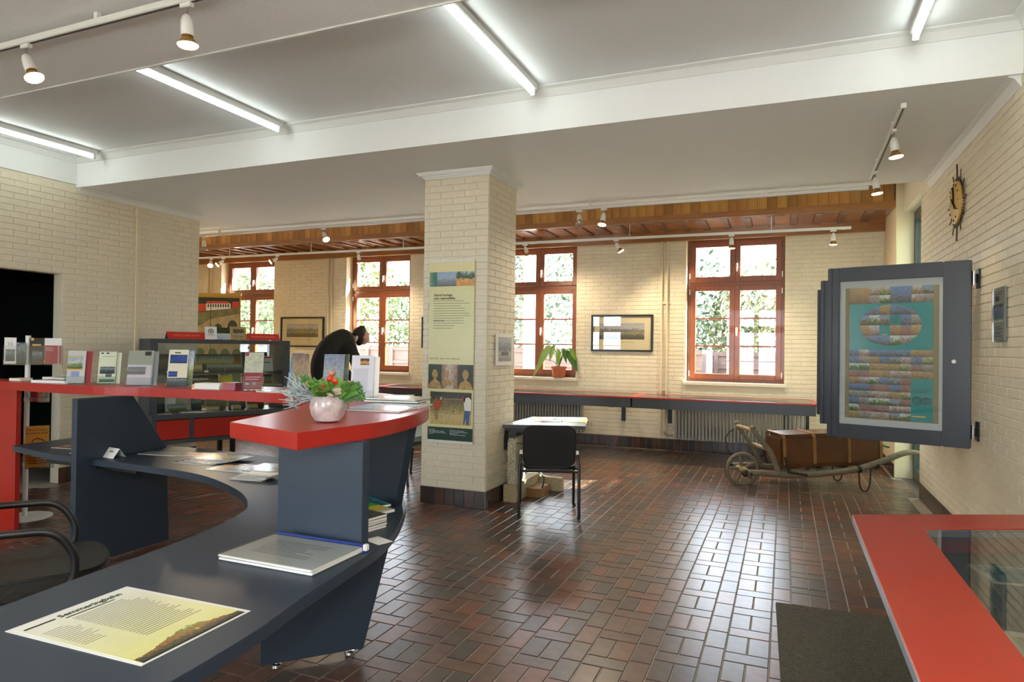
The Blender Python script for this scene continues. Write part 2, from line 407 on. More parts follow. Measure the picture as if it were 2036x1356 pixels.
# ---- ceiling: front soffit, recess with light tubes, back soffit, raised strip before the wood ceiling
ce = MB()
ce.box(-7.3, 1.6, -2.6, 2.82, ZS, 3.72).box(-7.3, 1.6, 2.82, 4.76, ZU, 3.72).box(-7.3, 1.6, 4.76, 7.45, ZS, 3.72).box(-12, -7.3, 6.3, 7.45, ZS, 3.72).box(-12, 1.7, 7.45, 10.4, 3.62, 3.72)
ce = struct(ce.build('ceiling', CEIL))
def cornice(name, pts, s=.05):
    """quarter-hollow cornice along a polyline; section grows to the left of the direction"""
    b = MB(); P = [Vector(p) for p in pts]
    prof = [(0, 0), (0, -s), (.008, -s), (.016, -s*.78), (s*.55, -s*.30), (s*.85, -.012), (s, -.008), (s, 0)]
    for i in range(len(P)-1):
        d = (P[i+1]-P[i]).normalized(); n = Vector((-d.y, d.x, 0)); n0 = len(b.v)
        e0 = -s*0; A, B = P[i], P[i+1]
        for Q, sg in ((A, -1), (B, 1)):
            for (o_, z_) in prof:
                ext = 0
                if i > 0 and sg < 0 or i < len(P)-2 and sg > 0: ext = sg*o_*EXT
                b.v.append(tuple(Q+n*o_+d*ext+Vector((0, 0, z_))))
        k = len(prof)
        for j in range(k-1): b.f.append((n0+j, n0+j+1, n0+k+j+1, n0+k+j)); b.m.append(0)
        b.f.append(tuple(range(n0+k-1, n0-1, -1))); b.m.append(0); b.f.append(tuple(range(n0+k, n0+2*k))); b.m.append(0)
    return struct(b.build(name, WHITE))
EXT = 0
cornice('trim_1', [(XR, 4.78, ZS), (XR, 7.45, ZS)], .07)
cornice('trim_2', [(XL, 6.39, ZS), (XL, 4.78, ZS)], .06)
EXT = 0
cornice('trim_3', [(1.29, 4.76, ZU), (-7.1, 4.76, ZU)], .07)
cornice('trim_4', [(XL+.012, 4.76, ZU), (XL+.012, 2.82, ZU)], .07)
cornice('trim_5', [(XR, 2.82, ZU), (XR, 4.76, ZU)], .07)
# rounded metal edge bead along both soffit edges
struct(MB().box(-7.1, 1.29, 2.805, 2.825, ZS-.006, ZS+.03).build('trim_6', WHITE, bevel=.004))
# ---- wooden pelmet and panelled wood ceiling along the windows
tr = struct(MB().box(-11.4, 1.21, 9.13, 9.16, 3.26, 3.62).box(-11.4, 1.21, 9.16, 10.05, 3.30, 3.33).build('trim_7', WOODB[1]))
MB().box(-11.4, 1.24, 9.09, 9.135, 3.255, 3.335).build('lower_rail', WOODT, tr, bevel=.004)
MB().box(-11.4, 1.21, 9.98, 10.05, 3.12, 3.30).build('wall_rail', WOODT, tr, bevel=.004)
MB().box(-11.4, 1.21, 9.135, 9.20, 3.255, 3.30).build('inner_rail', WOODB[1], tr, bevel=.003)
x = 1.20; k = 0
PLM = [MB().box(-.058, .058, -.012, .012, 3.336, 3.62).mesh('plank', m, bevel=.002, seg=1) for m in WOOD]
while x > -11.2:
    link('plank', random.choice(PLM), tr, (x-.06, 9.118, 0)); x -= .12
BRM = [MB().box(-.10, .10, -.385, .385, 0, .022).mesh('board', m, bevel=.003, seg=1) for m in WOODB]
BTM = MB().box(-.045, .045, -.385, .385, 0, .03).mesh('batten', WOODB[1], bevel=.003, seg=1)
x = 1.1
while x > -11.2:
    link('board', BRM[random.choice((0, 0, 2))], tr, (x, 9.59, 3.275)); link('batten', BTM, tr, (x-.145, 9.59, 3.252)); x -= .29
# ---- baseboards
def baseboard(name, o, u, L, nmax=300):
    u = Vector(u); o = Vector(o); b = MB(); n = Vector((0, 0, 1)).cross(u); a = o; c = o+u*L
    b.quad(a+n*.003, c+n*.003, c+n*.003+Vector((0, 0, .165)), a+n*.003+Vector((0, 0, .165)))
    b.quad(a, a+n*.003, a+n*.003+Vector((0, 0, .165)), a+Vector((0, 0, .165)))
    p = struct(b.build(name, GROUT)); base_tiles(p, o, u, L, nmax=nmax)
baseboard('baseboard_back', (1.2, YB, 0), (-1, 0, 0), 8.4)
baseboard('baseboard_right', (XR, 3.4, 0), (0, 1, 0), 4.53)
baseboard('baseboard_pier', (1.21, 9.1, 0), (0, 1, 0), .95)
baseboard('baseboard_left', (XL, 6.39, 0), (0, -1, 0), 6.39-DY1)
# ---- side door glazing in the right-hand recess
dk = mat('dark_green_frame', '#39413d', .4)
d1 = MB(); GX = 1.40
d1.box(GX, GX+.07, 7.93, 8.0, 0, 3.18).box(GX, GX+.07, 9.01, 9.08, 0, 3.18).box(GX, GX+.07, 8.0, 9.01, 3.06, 3.18).box(GX, GX+.07, 8.0, 9.01, 0, .14).box(GX, GX+.07, 8.0, 9.01, 2.06, 2.14)
d1 = struct(d1.build('door_1', dk, bevel=.004))
MB().box(GX+.03, GX+.036, 8.0, 9.01, .14, 2.06).build('pane', DPANE, d1); MB().box(GX+.03, GX+.036, 8.0, 9.01, 2.14, 3.06).build('pane', DPANE, d1)
MB().box(GX-.05, GX, 8.05, 8.07, 1.0, 1.02).box(GX-.05, GX-.035, 8.05, 8.2, 1.0, 1.02).build('door_handle', STEEL, d1)
struct(MB().box(XR, 1.6, 7.93, 9.08, -.02, .002).build('door_2', mat('threshold_stone', '#5d564e', .5)))
# ---- windows
def window(idx, x, y=10.24, z0=SZ, z1=WT, hw=WH, flip=1):
    """two sashes below with two glazing bars each, two top lights above"""
    wf = MB(); fd = .07
    def fr(b, xa, xb, za, zb, wd, ya, yb):
        b.box(xa, xa+wd, ya, yb, za, zb).box(xb-wd, xb, ya, yb, za, zb).box(xa+wd, xb-wd, ya, yb, zb-wd, zb).box(xa+wd, xb-wd, ya, yb, za, za+wd)
    ztr = z0+(z1-z0)*.685
    fr(wf, -hw, hw, z0, z1, .05, 0, fd); wf.box(-hw+.05, hw-.05, 0, fd, ztr-.035, ztr+.035)
    root = struct(wf.build('window_%d' % idx, WINW, None, (x, y, 0), bevel=.004, seg=1))
    for sx in (-1, 1):
        xa, xb = (-hw+.045, 0) if sx < 0 else (0, hw-.045)
        for (za, zb, bars) in ((z0+.045, ztr-.03, 2), (ztr+.03, z1-.045, 0)):
            s_ = MB(); fr(s_, xa, xb, za, zb, .075, -.03, .04)
            sash = s_.build('sash', WINW, root, bevel=.004, seg=1)
            pz = [za+.075+(zb-za-.15)*t/(bars+1) for t in range(bars+2)]
            for t in range(1, bars+1): MB().box(xa+.075, xb-.075, -.012, .03, pz[t]-.012, pz[t]+.012).build('glazing_bar', WINW, sash, bevel=.003, seg=1)
            for t in range(bars+1): MB().box(xa+.075, xb-.075, .004, .010, pz[t]+(.012 if t else 0), pz[t+1]-(.012 if t < bars else 0)).build('pane', PANE, sash)
        hz = ztr-.09
        for hzz in (z0+.12, ztr-.12, ztr+.12): MB().tube([(sx*(hw-.035), -.035, hzz-.04), (sx*(hw-.035), -.035, hzz+.04)], .009, 8).build('hinge', WMETAL, root, smooth=True)
    for hz in (z0+.78, ztr+.27):
        MB().box(.012, .042, -.042, -.03, hz-.06, hz+.03).box(.018, .036, -.072, -.042, hz+.0, hz+.02).box(.019, .035, -.078, -.064, hz-.10, hz+.02).build('handle', WMETAL, root, bevel=.003)
    return root
for i, x in enumerate(WX): window(i+1, x)
for i, x in enumerate(RWX): window(i+5, x, -2.6, .55, 2.95, 1.05)
for i, x in enumerate(WX):
    struct(MB().box(x-WH-.03, x+WH+.03, YB-.05, YB+.2, SZ-.045, SZ).build('trim_%d' % (8+i), mat('sill_stone', '#d9d2c0', .4), bevel=.006))
# ---- column
cx0, cx1, cy0, cy1 = -3.24, -2.56, 5.56, 6.22
cl = struct(MB().box(cx0, cx1, cy0, cy1, 0, ZS).build('wall_column', MORTAR))
bricks(cl, (cx1, cy0, .165), (-1, 0, 0), cx1-cx0, 0, 2.96, nmax=170, JV=.0022)
bricks(cl, (cx1, cy1, .165), (0, -1, 0), cy1-cy0, 0, 2.96, nmax=170)
bricks(cl, (cx0, cy1, .165), (1, 0, 0), cx1-cx0, 0, 2.96, nmax=0)
bricks(cl, (cx0, cy0, .165), (0, 1, 0), cy1-cy0, 0, 2.96, nmax=0)
for o_, u_, L_ in (((cx1, cy0, 0), (-1, 0, 0), cx1-cx0), ((cx1, cy1, 0), (0, -1, 0), cy1-cy0), ((cx0, cy1, 0), (1, 0, 0), cx1-cx0), ((cx0, cy0, 0), (0, 1, 0), cy1-cy0)): base_tiles(cl, o_, u_, L_)
cr_ = MB()
for k, e in enumerate((.012, .028, .05, .062)):
    cr_.box(cx0-e, cx1+e, cy0-e, cy1+e, ZS-.06+.015*k, ZS-.06+.015*(k+1))
cr_.build('column_cornice', WHITE, cl)

# ================================================================== RECEPTION DESK
DT, CT = .72, 1.19
rd = thing('reception_desk', 'curved slate-grey reception desk with a raised red counter top', 'reception desk')
inner = smoothcurve([(-5.33, 3.13), (-4.8, 3.03), (-4.29, 3.0), (-3.7, 2.98), (-3.19, 2.915), (-2.70, 2.70), (-2.42, 2.49), (-2.30, 2.30), (-2.23, 2.05), (-2.19, 1.80), (-2.155, 1.45), (-2.12, 1.15), (-2.09, .55)], 6)
outer = smoothcurve([(-1.27, .55), (-1.30, 1.1), (-1.325, 1.40), (-1.37, 1.64), (-1.41, 1.92), (-1.46, 2.22), (-1.585, 2.55), (-1.80, 2.92), (-2.15, 3.25), (-2.7, 3.50), (-3.5, 3.63), (-4.4, 3.66), (-5.36, 3.62)], 6)
dpoly = [(p.x, p.y) for p in inner]+[(p.x, p.y) for p in outer]
MB().prism(dpoly, DT-.042, DT).build('desktop', GREY, rd, bevel=.0025)
couter = smoothcurve([(-1.582, 1.857), (-1.556, 2.05), (-1.525, 2.25), (-1.54, 2.47), (-1.585, 2.70), (-1.70, 2.99), (-1.93, 3.315), (-2.28, 3.60), (-2.75, 3.76), (-3.4, 3.80), (-4.4, 3.68), (-5.2, 3.47), (-6.3, 3.42)], 6)
cinner = smoothcurve([(-6.3, 3.16), (-5.59, 3.17), (-4.62, 3.15), (-4.05, 3.25), (-3.34, 3.30), (-2.90, 3.29), (-2.60, 3.13), (-2.33, 2.78), (-2.175, 2.44), (-2.04, 1.996)], 6)
cpoly = [(p.x, p.y) for p in couter]+[(p.x, p.y) for p in cinner]
MB().prism(cpoly, CT-.062, CT).build('counter_top', RED, rd, bevel=.003)
def slab(name, pts, thick, dirn, m=GREY):
    """vertical panel: pts = [(x, y, z)...] outline in its plane, extruded by thick along dirn"""
    d = Vector((*dirn, 0)).normalized()*thick; n = len(pts); b = MB()
    b.v = [tuple(Vector(p)) for p in pts]+[tuple(Vector(p)+d) for p in pts]
    b.f = [tuple(range(n)), tuple(range(2*n-1, n-1, -1))]+[((k+1) % n, k, n+k, n+(k+1) % n) for k in range(n)]; b.m = [0]*len(b.f)
    o = b.build(name, m, rd)
    bm = bmesh.new(); bm.from_mesh(o.data); bmesh.ops.recalc_face_normals(bm, faces=bm.faces)
    bmesh.ops.bevel(bm, geom=bm.edges[:], offset=.0025, segments=1, affect='EDGES'); bm.to_mesh(o.data); bm.free(); return o
U_ = CT-.062; D_ = DT-.042
slab('support_panel', [(-1.94, 2.16, DT), (-1.505, 2.135, DT), (-1.505, 2.135, U_), (-1.94, 2.16, U_)], .045, (.06, 1))
slab('support_panel', [(-2.05, 2.89, DT), (-1.762, 2.773, DT), (-1.655, 2.73, U_), (-2.05, 2.89, U_)], .045, (.37, .93))
slab('support_panel', [(-4.28, 2.90, .02), (-4.28, 3.62, .02), (-4.28, 3.585, DT), (-4.28, 3.30, U_), (-4.28, 2.90, U_)], .05, (-1, 0))
slab('leg_panel', [(-2.205, 2.36, .03), (-1.885, 2.705, .03), (-1.775, 2.823, D_), (-2.205, 2.36, D_)], .04, (-.73, .68))
for (x, y) in ((-2.16, 2.42), (-1.93, 2.665)):
    MB().lathe([(.006, .03), (.006, .018), (.022, .016), (.024, .004), (.02, 0)], 14, (x-.015, y+.014, 0)).build('chrome_foot', CHROME, rd, smooth=True)
slab('side_panel', [(-5.45, 3.22, .0), (-5.45, 3.26, .0), (-5.45, 3.26, U_), (-5.45, 3.22, U_)], .8, (-1, 0), REDF)
MB().box(-4.8, -3.9, 3.04, 3.10, D_-.03, D_).build('support_rail', BLACKM, rd)
# ---- sheets on the desk
P_HILL = pic('autumn_hill_print', ((0, '#1c1d18'), (.25, '#4a4a28'), (.5, '#a0652a'), (.75, '#6f7a2c'), (1, '#d9d98e')), 'Y', 12, .5)
def lines(parent, x0, x1, y0, y1, n, z, m, th=.0022, ragged=.3, nm='text_lines'):
    b = MB()
    for k in range(n):
        y = y1-(y1-y0)*k/max(1, n-1); x2 = x1-(x1-x0)*random.uniform(0, ragged)
        b.box(x0, x2, y-th/2, y+th/2, z, z+.0004)
    return b.build(nm, m, parent)
pyel = pic('poster_yellow_ground', ((0, '#d9d785'), (.5, '#dfddb0'), (1, '#e6e6dd')), 'Y', 2, .05, .35, .06)
sh = thing('information_sheet', 'large laminated yellow information sheet with an autumn hill border lying on the grey desk', 'poster', (-1.683, 1.3105, DT+.0005), math.radians(91.5))
MB().box(-.181, .181, -.25, .25, 0, .0012).build('sheet', PAPER, sh)
MB().box(-.170, .168, -.240, .238, .0012, .0016).build('print', pyel, sh)
# autumn hill strip along the lower edge
hb = MB(); n = 90; rh = random.Random(8); hh = [0.0]
for k in range(n): hh.append(max(-.008, min(.012, hh[-1]+rh.uniform(-.005, .005))))
for k in range(n):
    xa, xb = -.168+.334*k/n, -.168+.334*(k+1)/n
    f = lambda t, q: -.236+.028+.030*math.sin(PI*min(1, t*1.25))**2+.022*math.sin(PI*max(0, (t-.35)/.65))**2+hh[q]
    hb.quad((xa, -.236, .0019), (xb, -.236, .0019), (xb, f((k+1)/n, k+1), .0019), (xa, f(k/n, k), .0019))
hb.build('hill_print', P_HILL, sh)
MB().box(-.168, .166, -.243, -.234, .0016, .0021).build('dark_border', INK, sh)
MB().ball((.03, -.205, .0018), .007, 8, 0, (1, 1, .05)).build('yellow_flower_print', mat('bright_yellow', '#c9bd2c', .4), sh)
lines(sh, -.055, .135, -.115, .165, 24, .0017, INKG, .0026, .2)
lines(sh, -.155, -.075, -.02, .14, 14, .0017, INKG, .0022, .35)
text(sh, 'heading', 'Semmeringbahn', .030, mat('green_ink', '#26402c', .6), (-.065, .200, .0021), (0, 0, 0), 'LEFT', .0006)
lines(sh, -.16, -.075, .204, .206, 2, .0017, mat('green_ink', '#26402c', .6), .006, .1)
lines(sh, -.06, .09, .184, .186, 2, .0017, INKG, .005, .1)
fd = thing('document_folder', 'stack of papers in a clear folder with a blue spine bar beside the support panel', 'folder', (-1.675, 1.955, DT), math.radians(0))
for k, (dx, dy, a) in enumerate(((0, 0, 0), (.004, -.004, .5), (-.003, .003, -.6), (.002, -.006, .3))):
    MB().box(-.21, .205, -.15, .138, .002+.005*k, .0062+.005*k).build('paper', PAPER, fd, (dx, dy, 0), (0, 0, math.radians(a)))
lines(fd, -.14, .13, -.07, .07, 9, .0222, INKG, .003, .35)
MB().box(-.215, .212, -.155, .150, .0235, .0243).build('cover', glass('frosted_cover', (.86, .88, .88), .05, .25), fd)
bl = mat('blue_plastic', '#20378f', .3)
MB().box(-.215, .222, .139, .157, 0, .027).build('spine_bar', bl, fd, bevel=.003)
MB().box(.205, .224, .136, .159, .004, .03).build('spine_clip', WMETAL, fd, bevel=.004)
card = thing('name_card', 'small folded white name card standing on the grey desk', 'card', (-4.22, 3.12, DT), math.radians(-8))
for s in (-1, 1):
    b = MB(); b.quad((-.07, s*.045, 0), (.07, s*.045, 0), (.07, 0, .062), (-.07, 0, .062)); b.quad((-.07, s*.0435, 0), (-.07, 0, .0605), (.07, 0, .0605), (.07, s*.0435, 0)); b.build('panel', PAPER, card)
MB().tbox((.045, .008, .0006), Matrix.Translation((0, -.0165, .0398)) @ Matrix.Rotation(math.radians(54), 4, 'X')).build('lettering', INKG, card)
def flat_book(label, loc, rz, w_, d_, h_, cover, cat='brochure', n=1, name='brochure', group=None, pages=None, fan=.01, jit=4):
    """n booklets as ONE bundle piece each: returns list of things"""
    out = []
    RK = {1: ('',), 3: ('lowest ', 'middle ', 'topmost '), 4: ('lowest ', 'second lowest ', 'second highest ', 'topmost '), 5: ('lowest ', 'second lowest ', 'middle ', 'second highest ', 'topmost ')}[n]
    for k in range(n):
        t = thing(name, RK[k]+label, cat, (loc[0]+fan*k*math.cos(rz+.6)+random.uniform(-.002, .002), loc[1]+fan*k*math.sin(rz+.6), loc[2]+k*(h_+.0006)), rz+math.radians(random.uniform(-jit, jit) if k else 0), group)
        MB().box(-w_/2+.001, w_/2-.001, -d_/2+.001, d_/2-.002, .0006, h_-.0006).build('pages', pages or PAPER, t)
        c = MB().box(-w_/2, w_/2, -d_/2, d_/2, h_-.0008, h_).box(-w_/2, w_/2, d_/2-.001, d_/2, 0, h_).box(-w_/2, w_/2, -d_/2, d_/2, 0, .0007)
        c.build('cover', cover, t); out.append(t)
    return out
C_OLIVE = pic('olive_landscape_cover', ((0, '#2c3320'), (.35, '#6d6a35'), (.6, '#b7a35b'), (1, '#4d5a48')), 'Y', 5, .5, .2)
C_SKY = pic('pale_sky_cover', ((0, '#4d5a4a'), (.4, '#9aa58f'), (.7, '#b8bfae'), (1, '#c9ccbd')), 'Y', 3, .4, .15)
C_SUNSET = pic('sunset_cover', ((0, '#2a2b30'), (.4, '#6b5a48'), (.6, '#d7a55d'), (1, '#3d3f46')), 'Y', 4, .4, .2)
C_CREAM = pic('cream_map_cover', ((0, '#5a5a3a'), (.25, '#c0aa6c'), (.6, '#d5c48c'), (1, '#bda972')), 'Y', 12, .5, .3)
C_RED = pic('red_brown_cover', ((0, '#6d2a22'), (.5, '#9b3a2c'), (.8, '#b9a68a'), (1, '#6b3b30')), 'Y', 7, .5, .3)
C_GREEN = pic('green_cover', ((0, '#24382c'), (.5, '#3f5a48'), (1, '#8a9a72')), 'Y', 6, .4, .3)
C_BLUE = pic('blue_photo_cover', ((0, '#20415f'), (.35, '#7f8c6b'), (.55, '#8fb0c8'), (1, '#5c8bb8')), 'Y', 6, .35, .15)
C_GREY = mat('grey_cover', '#7d858a', .3)
flat_book('olive landscape booklet in the fan behind the name card', (-3.56, 3.26, DT), math.radians(8), .30, .21, .004, C_OLIVE, n=5, fan=.035, jit=3, group='fan of olive booklets on the desk')
flat_book('red-brown leaflet lying behind the fanned olive booklets', (-3.78, 3.45, DT), math.radians(14), .30, .15, .004, C_RED)
flat_book('grey leaflet lying beside the left support panel', (-4.05, 3.36, DT), math.radians(10), .30, .13, .004, C_GREY)
flat_book('sunset-coloured magazine on the grey desk in front of the olive booklets', (-3.16, 3.18, DT), math.radians(4), .32, .23, .005, C_SUNSET)
flat_book('pale shiny magazine lying on top of the sunset magazine', (-2.93, 3.26, DT+.0055), math.radians(10), .34, .24, .005, C_SKY)
flat_book('cream map leaflet in the fan at the curved desk edge', (-2.86, 2.965, DT), math.radians(10), .21, .11, .005, C_CREAM, n=5, fan=.014, jit=6, group='fan of cream map leaflets')
flat_book('dark green leaflet lying between the cream maps and the support panel', (-2.60, 3.06, DT), math.radians(-10), .22, .11, .004, C_GREEN)
flat_book('brownish leaflet at the left end of the grey desk', (-4.86, 3.28, DT), math.radians(10), .26, .15, .004, C_RED)
flat_book('olive magazine at the left end of the grey desk', (-4.62, 3.40, DT), math.radians(-6), .30, .20, .005, C_OLIVE)
flat_book('cream leaflet lying close to the left support panel', (-4.55, 3.17, DT), math.radians(25), .2, .1, .004, C_CREAM)
# lower ledge behind the right-hand support panel
C_TURQ = pic('turquoise_cover', ((0, '#123a44'), (.4, '#1d7f93'), (.6, '#1a5261'), (1, '#2aa0b0')), 'Y', 9, .6, .2)
C_GY = pic('green_yellow_cover', ((0, '#3f8f2c'), (.45, '#4da632'), (.5, '#d9cf3c'), (.75, '#d7b93a'), (1, '#c8d4c8')), 'X', 2, .06, .25, .2)
C_GSTONE = pic('stone_grey_cover', ((0, '#3c3b30'), (.5, '#6c6a58'), (1, '#4d4c40')), 'X', 8, .6, .3)
flat_book('stone-grey booklet in the pile on the desk ledge behind the support panel', (-1.70, 2.38, DT), math.radians(-14), .21, .15, .011, C_GSTONE, n=5, fan=0, jit=5, group='pile of stone-grey booklets on the ledge')
flat_book('green and yellow brochure behind the stone-grey booklets on the ledge', (-1.76, 2.53, DT+.03), math.radians(-18), .22, .15, .012, C_GY)
flat_book('turquoise leaflet in the fan at the far end of the ledge', (-1.84, 2.64, DT+.0), math.radians(-25), .22, .11, .01, C_TURQ, n=4, fan=.006, jit=8, group='turquoise leaflets on the ledge')
flat_book('small white card on the desk ledge beside the support panel', (-1.50, 2.245, DT), math.radians(-20), .10, .07, .001, PAPER, 'card', name='business_card')

# ================================================================== ON THE RED COUNTER
def lean(a): return Matrix.Rotation(a, 4, 'X')
def holder(x, y, rz, w_, h_, desc, cover, back=None, blocks=()):
    """acrylic brochure stand leaning back, with the leaflets it carries (each a thing of its own)"""
    z = CT; t = thing('brochure_holder', 'clear acrylic stand with the '+desc, 'brochure holder', (x, y, z), rz)
    tl = math.radians(-14)
    R = Matrix.Rotation(tl, 4, 'X')
    MB().box(-w_/2-.006, w_/2+.006, -.03, .07, 0, .003).build('base', ACRYL, t)
    MB().tbox((w_+.012, .003, h_*.8), Matrix.Translation((0, .022, .01)) @ R @ Matrix.Translation((0, .006, h_*.4))).build('back_plate', ACRYL, t)
    MB().tbox((w_+.012, .003, .05), Matrix.Translation((0, -.012, .01)) @ R @ Matrix.Translation((0, 0, .025))).build('front_lip', ACRYL, t)
    for s in (-1, 1): MB().tbox((.003, .03, h_*.35), Matrix.Translation((s*(w_/2+.005), .005, .01)) @ R @ Matrix.Translation((0, .002, h_*.17))).build('side', ACRYL, t)
    M0 = Matrix.Translation((x, y, z)) @ Matrix.Rotation(rz, 4, 'Z') @ Matrix.Translation((0, 0, .006)) @ R
    def leaf(label, c, dy, dx, dh, th=.006):
        l = thing('leaflet', label, 'leaflet'); l.matrix_world = M0 @ Matrix.Translation((dx, dy, 0))
        MB().box(-w_/2, w_/2, -th/2, th/2, 0, h_+dh).build('sheets', PAPER, l); MB().box(-w_/2, w_/2, -th/2-.0008, -th/2, 0, h_+dh).build('cover', c, l)
        return l
    l = leaf(desc+' in the counter stand', cover, 0, 0, 0)
    for (x0, x1, z0, z1, m) in blocks:
        MB().box(-w_/2+w_*x0, -w_/2+w_*x1, -.0045, -.0038, h_*z0, h_*z1).build('print', m, l)
    if back: leaf(back[0], back[1], .012, back[2], back[3])
    return t
IM_BLUE = pic('blue_image', ((0, '#10214a'), (.5, '#25479a'), (1, '#1a2f66')), 'Z', 6, .6)
IM_HILL = pic('hill_image', ((0, '#3c4a2a'), (.4, '#7d8a55'), (.6, '#b5bcae'), (1, '#7f9cc0')), 'Z', 5, .35)
IM_DARK = pic('dark_photo', ((0, '#1b1f22'), (.5, '#3c4a4a'), (.8, '#7a8890'), (1, '#28303a')), 'Z', 8, .6)
IM_YEL = pic('night_glow_image', ((0, '#2a1c0a'), (.4, '#c08a2a'), (.6, '#4a3018'), (1, '#1a1210')), 'Z', 5, .4)
IM_BROWN = pic('brown_landscape', ((0, '#3a4a34'), (.4, '#7f7a58'), (.7, '#9a7f62'), (1, '#6b5a4c')), 'Z', 4, .5)
REDP = mat('red_print', '#8e1f26', .4); YELP = mat('yellow_print', '#d0a63c', .4); GRNP = mat('green_print', '#1d6b3c', .4)
BLUP = mat('blue_blob_print', '#8290c0', .4); PGRN = mat('pale_green_paper', '#c6cdb4', .5); CRM = mat('cream_paper', '#cfcab4', .5)
TC = math.radians(48)
def face(x, y): return math.atan2(-y, -x)-math.radians(270)+0  # +Y axis of the stand points away from the camera
def fz(x, y): return math.atan2(y, x)-PI/2
holder(-4.84, 3.26, fz(-4.84, 3.26)-.25, .115, .245, 'white town leaflet with a yellow and blue picture', PAPERG, ('red leaflet standing behind the white town leaflet', REDP, .04, .0), ((.0, .85, .80, .84, YELP), (.0, .85, .44, .79, IM_HILL), (.1, .85, .39, .44, YELP), (.25, .7, .2, .36, BLUP)))
holder(-4.66, 3.37, fz(-4.66, 3.37)-.25, .115, .24, 'pale green leaflet with photos and a dark green bar', PGRN, ('second pale green leaflet behind the first one', PGRN, .03, -.004), ((.1, .25, .93, .97, INK), (.4, .55, .93, .97, INK), (.1, .95, .3, .52, IM_DARK), (.45, .8, .2, .3, IM_DARK), (.1, .97, .03, .13, GRNP), (.2, .9, .84, .85, REDP)))
holder(-4.30, 3.36, fz(-4.30, 3.36)-.25, .165, .255, 'wide grey-green brochure with a lake picture', mat('grey_green_cover', '#8d9282', .35), ('grey brochure showing behind the wide grey-green one', C_GREY, .03, -.003), ((.02, .95, .0, .58, mat('lilac_panel', '#b9b2ba', .5)), (.0, .72, .3, .52, IM_HILL), (.65, .9, .85, .97, INK)))
holder(-4.0, 3.42, fz(-4.0, 3.42)-.25, .13, .265, 'cream leaflet with a deep blue picture', CRM, ('landscape leaflet behind the cream and blue one', IM_HILL, .035, -.002), ((.08, .95, .62, .86, IM_BLUE), (.05, .5, .25, .4, IM_BLUE), (0, 1, 0, .22, IM_DARK), (.3, .6, .9, .93, INK)))
holder(-3.31, 3.43, fz(-3.31, 3.43)-.2, .12, .255, 'leaflet with a pale map above a dark red field', mat('pale_map_print', '#a9ad98', .45, noise=(40, .2)), None, ((0, 1, 0, .45, mat('dark_red_print', '#7c1622', .4)), (.02, .2, .9, 1, mat('crimson_mark', '#8f1d3c', .4)), (.1, .9, .32, .34, PAPER), (.1, .8, .26, .28, PAPER), (.1, .3, .12, .18, PAPER), (.45, .65, .12, .2, PAPER)))
holder(-3.02, 3.55, fz(-3.02, 3.55)-.2, .11, .25, 'brown and green landscape leaflet', IM_BROWN, None, ())
holder(-3.22, 3.72, fz(-3.22, 3.72)-.55, .09, .25, 'narrow bright blue leaflet', pic('bright_blue_image', ((0, '#c8ccc8'), (.35, '#7fa8d0'), (1, '#2f6fb0')), 'Z', 4, .4), None, ())
holder(-2.80, 3.62, fz(-2.80, 3.62)-.2, .135, .25, 'grey-blue leaflet in front of the bending visitor', pic('grey_blue_image', ((0, '#7d8a80'), (.5, '#8f9aa0'), (1, '#77809a')), 'Z', 4, .4), ('pale leaflet half hidden behind the grey-blue leaflet', C_SKY, .03, .004), ())
holder(-2.20, 3.10, fz(-2.20, 3.10)-.15, .125, .255, 'tall white leaflet with one small dark picture', mat('lilac_white_paper', '#c3c4cf', .5), ('white leaflet behind the tall white one', PAPER, .03, -.004), ((.38, .78, .78, .93, IM_YEL), (.1, .75, .15, .7, mat('text_grey_panel', '#b2b3be', .6))))
flat_book('white leaflet in the flat stack on the red counter', (-3.66, 3.42, CT), math.radians(8), .20, .11, .009, PAPER, n=4, fan=0, jit=3, group='flat stack of white leaflets on the counter')
flat_book('small red and blue booklet stacked on the red counter', (-3.45, 3.40, CT), math.radians(8), .10, .09, .012, pic('red_blue_cover', ((0, '#a82a30'), (.5, '#b03a38'), (.55, '#2f6aa8'), (1, '#2a5f9a')), 'X', 2, .04, .35, .2), n=4, fan=0, jit=2, group='small red and blue booklets on the counter', pages=REDP)
flat_book('loose bluish paper lying right of the dark red leaflet', (-3.08, 3.42, CT), math.radians(12), .24, .14, .006, C_BLUE)
flat_book('loose white paper lying right of the dark red leaflet', (-2.98, 3.42, CT+.0066), math.radians(-8), .22, .14, .003, PAPER)
flat_book('yellow leaflet at the far left end of the red counter', (-5.58, 3.33, CT), math.radians(5), .12, .1, .02, YELP)
flat_book('grey folder with a green corner on the left of the red counter', (-5.1, 3.34, CT), math.radians(10), .34, .22, .02, pic('green_corner_cover', ((0, '#a9aaa6'), (.74, '#a9aaa6'), (.76, '#1d6b3c'), (1, '#1d6b3c')), 'X', 2, .02, .35, .1))
flat_book('white papers behind the grey folder on the red counter', (-5.3, 3.50, CT), math.radians(-5), .30, .2, .03, PAPERG)
for k, (lb, x, y, c, a, dz) in enumerate((('pale blue magazine with an orange strip lying nearest on the counter end', -1.82, 2.72, C_BLUE, 8, 0), ('light blue magazine under the navy ones at the counter end', -1.85, 2.93, pic('light_blue_cover', ((0, '#3f6f94'), (.3, '#d0d6d8'), (1, '#9fb6c4')), 'Y', 3, .3, .15), 10, 0), ('navy magazine on the pile at the rounded counter end', -1.95, 3.08, mat('navy_cover', '#22324f', .25), 12, .012), ('grey magazine on top of the navy one', -1.96, 3.10, C_SKY, 6, .022))):
    flat_book(lb, (x, y, CT+dz), math.radians(a), .30, .21, .009, c, 'magazine', name='magazine')
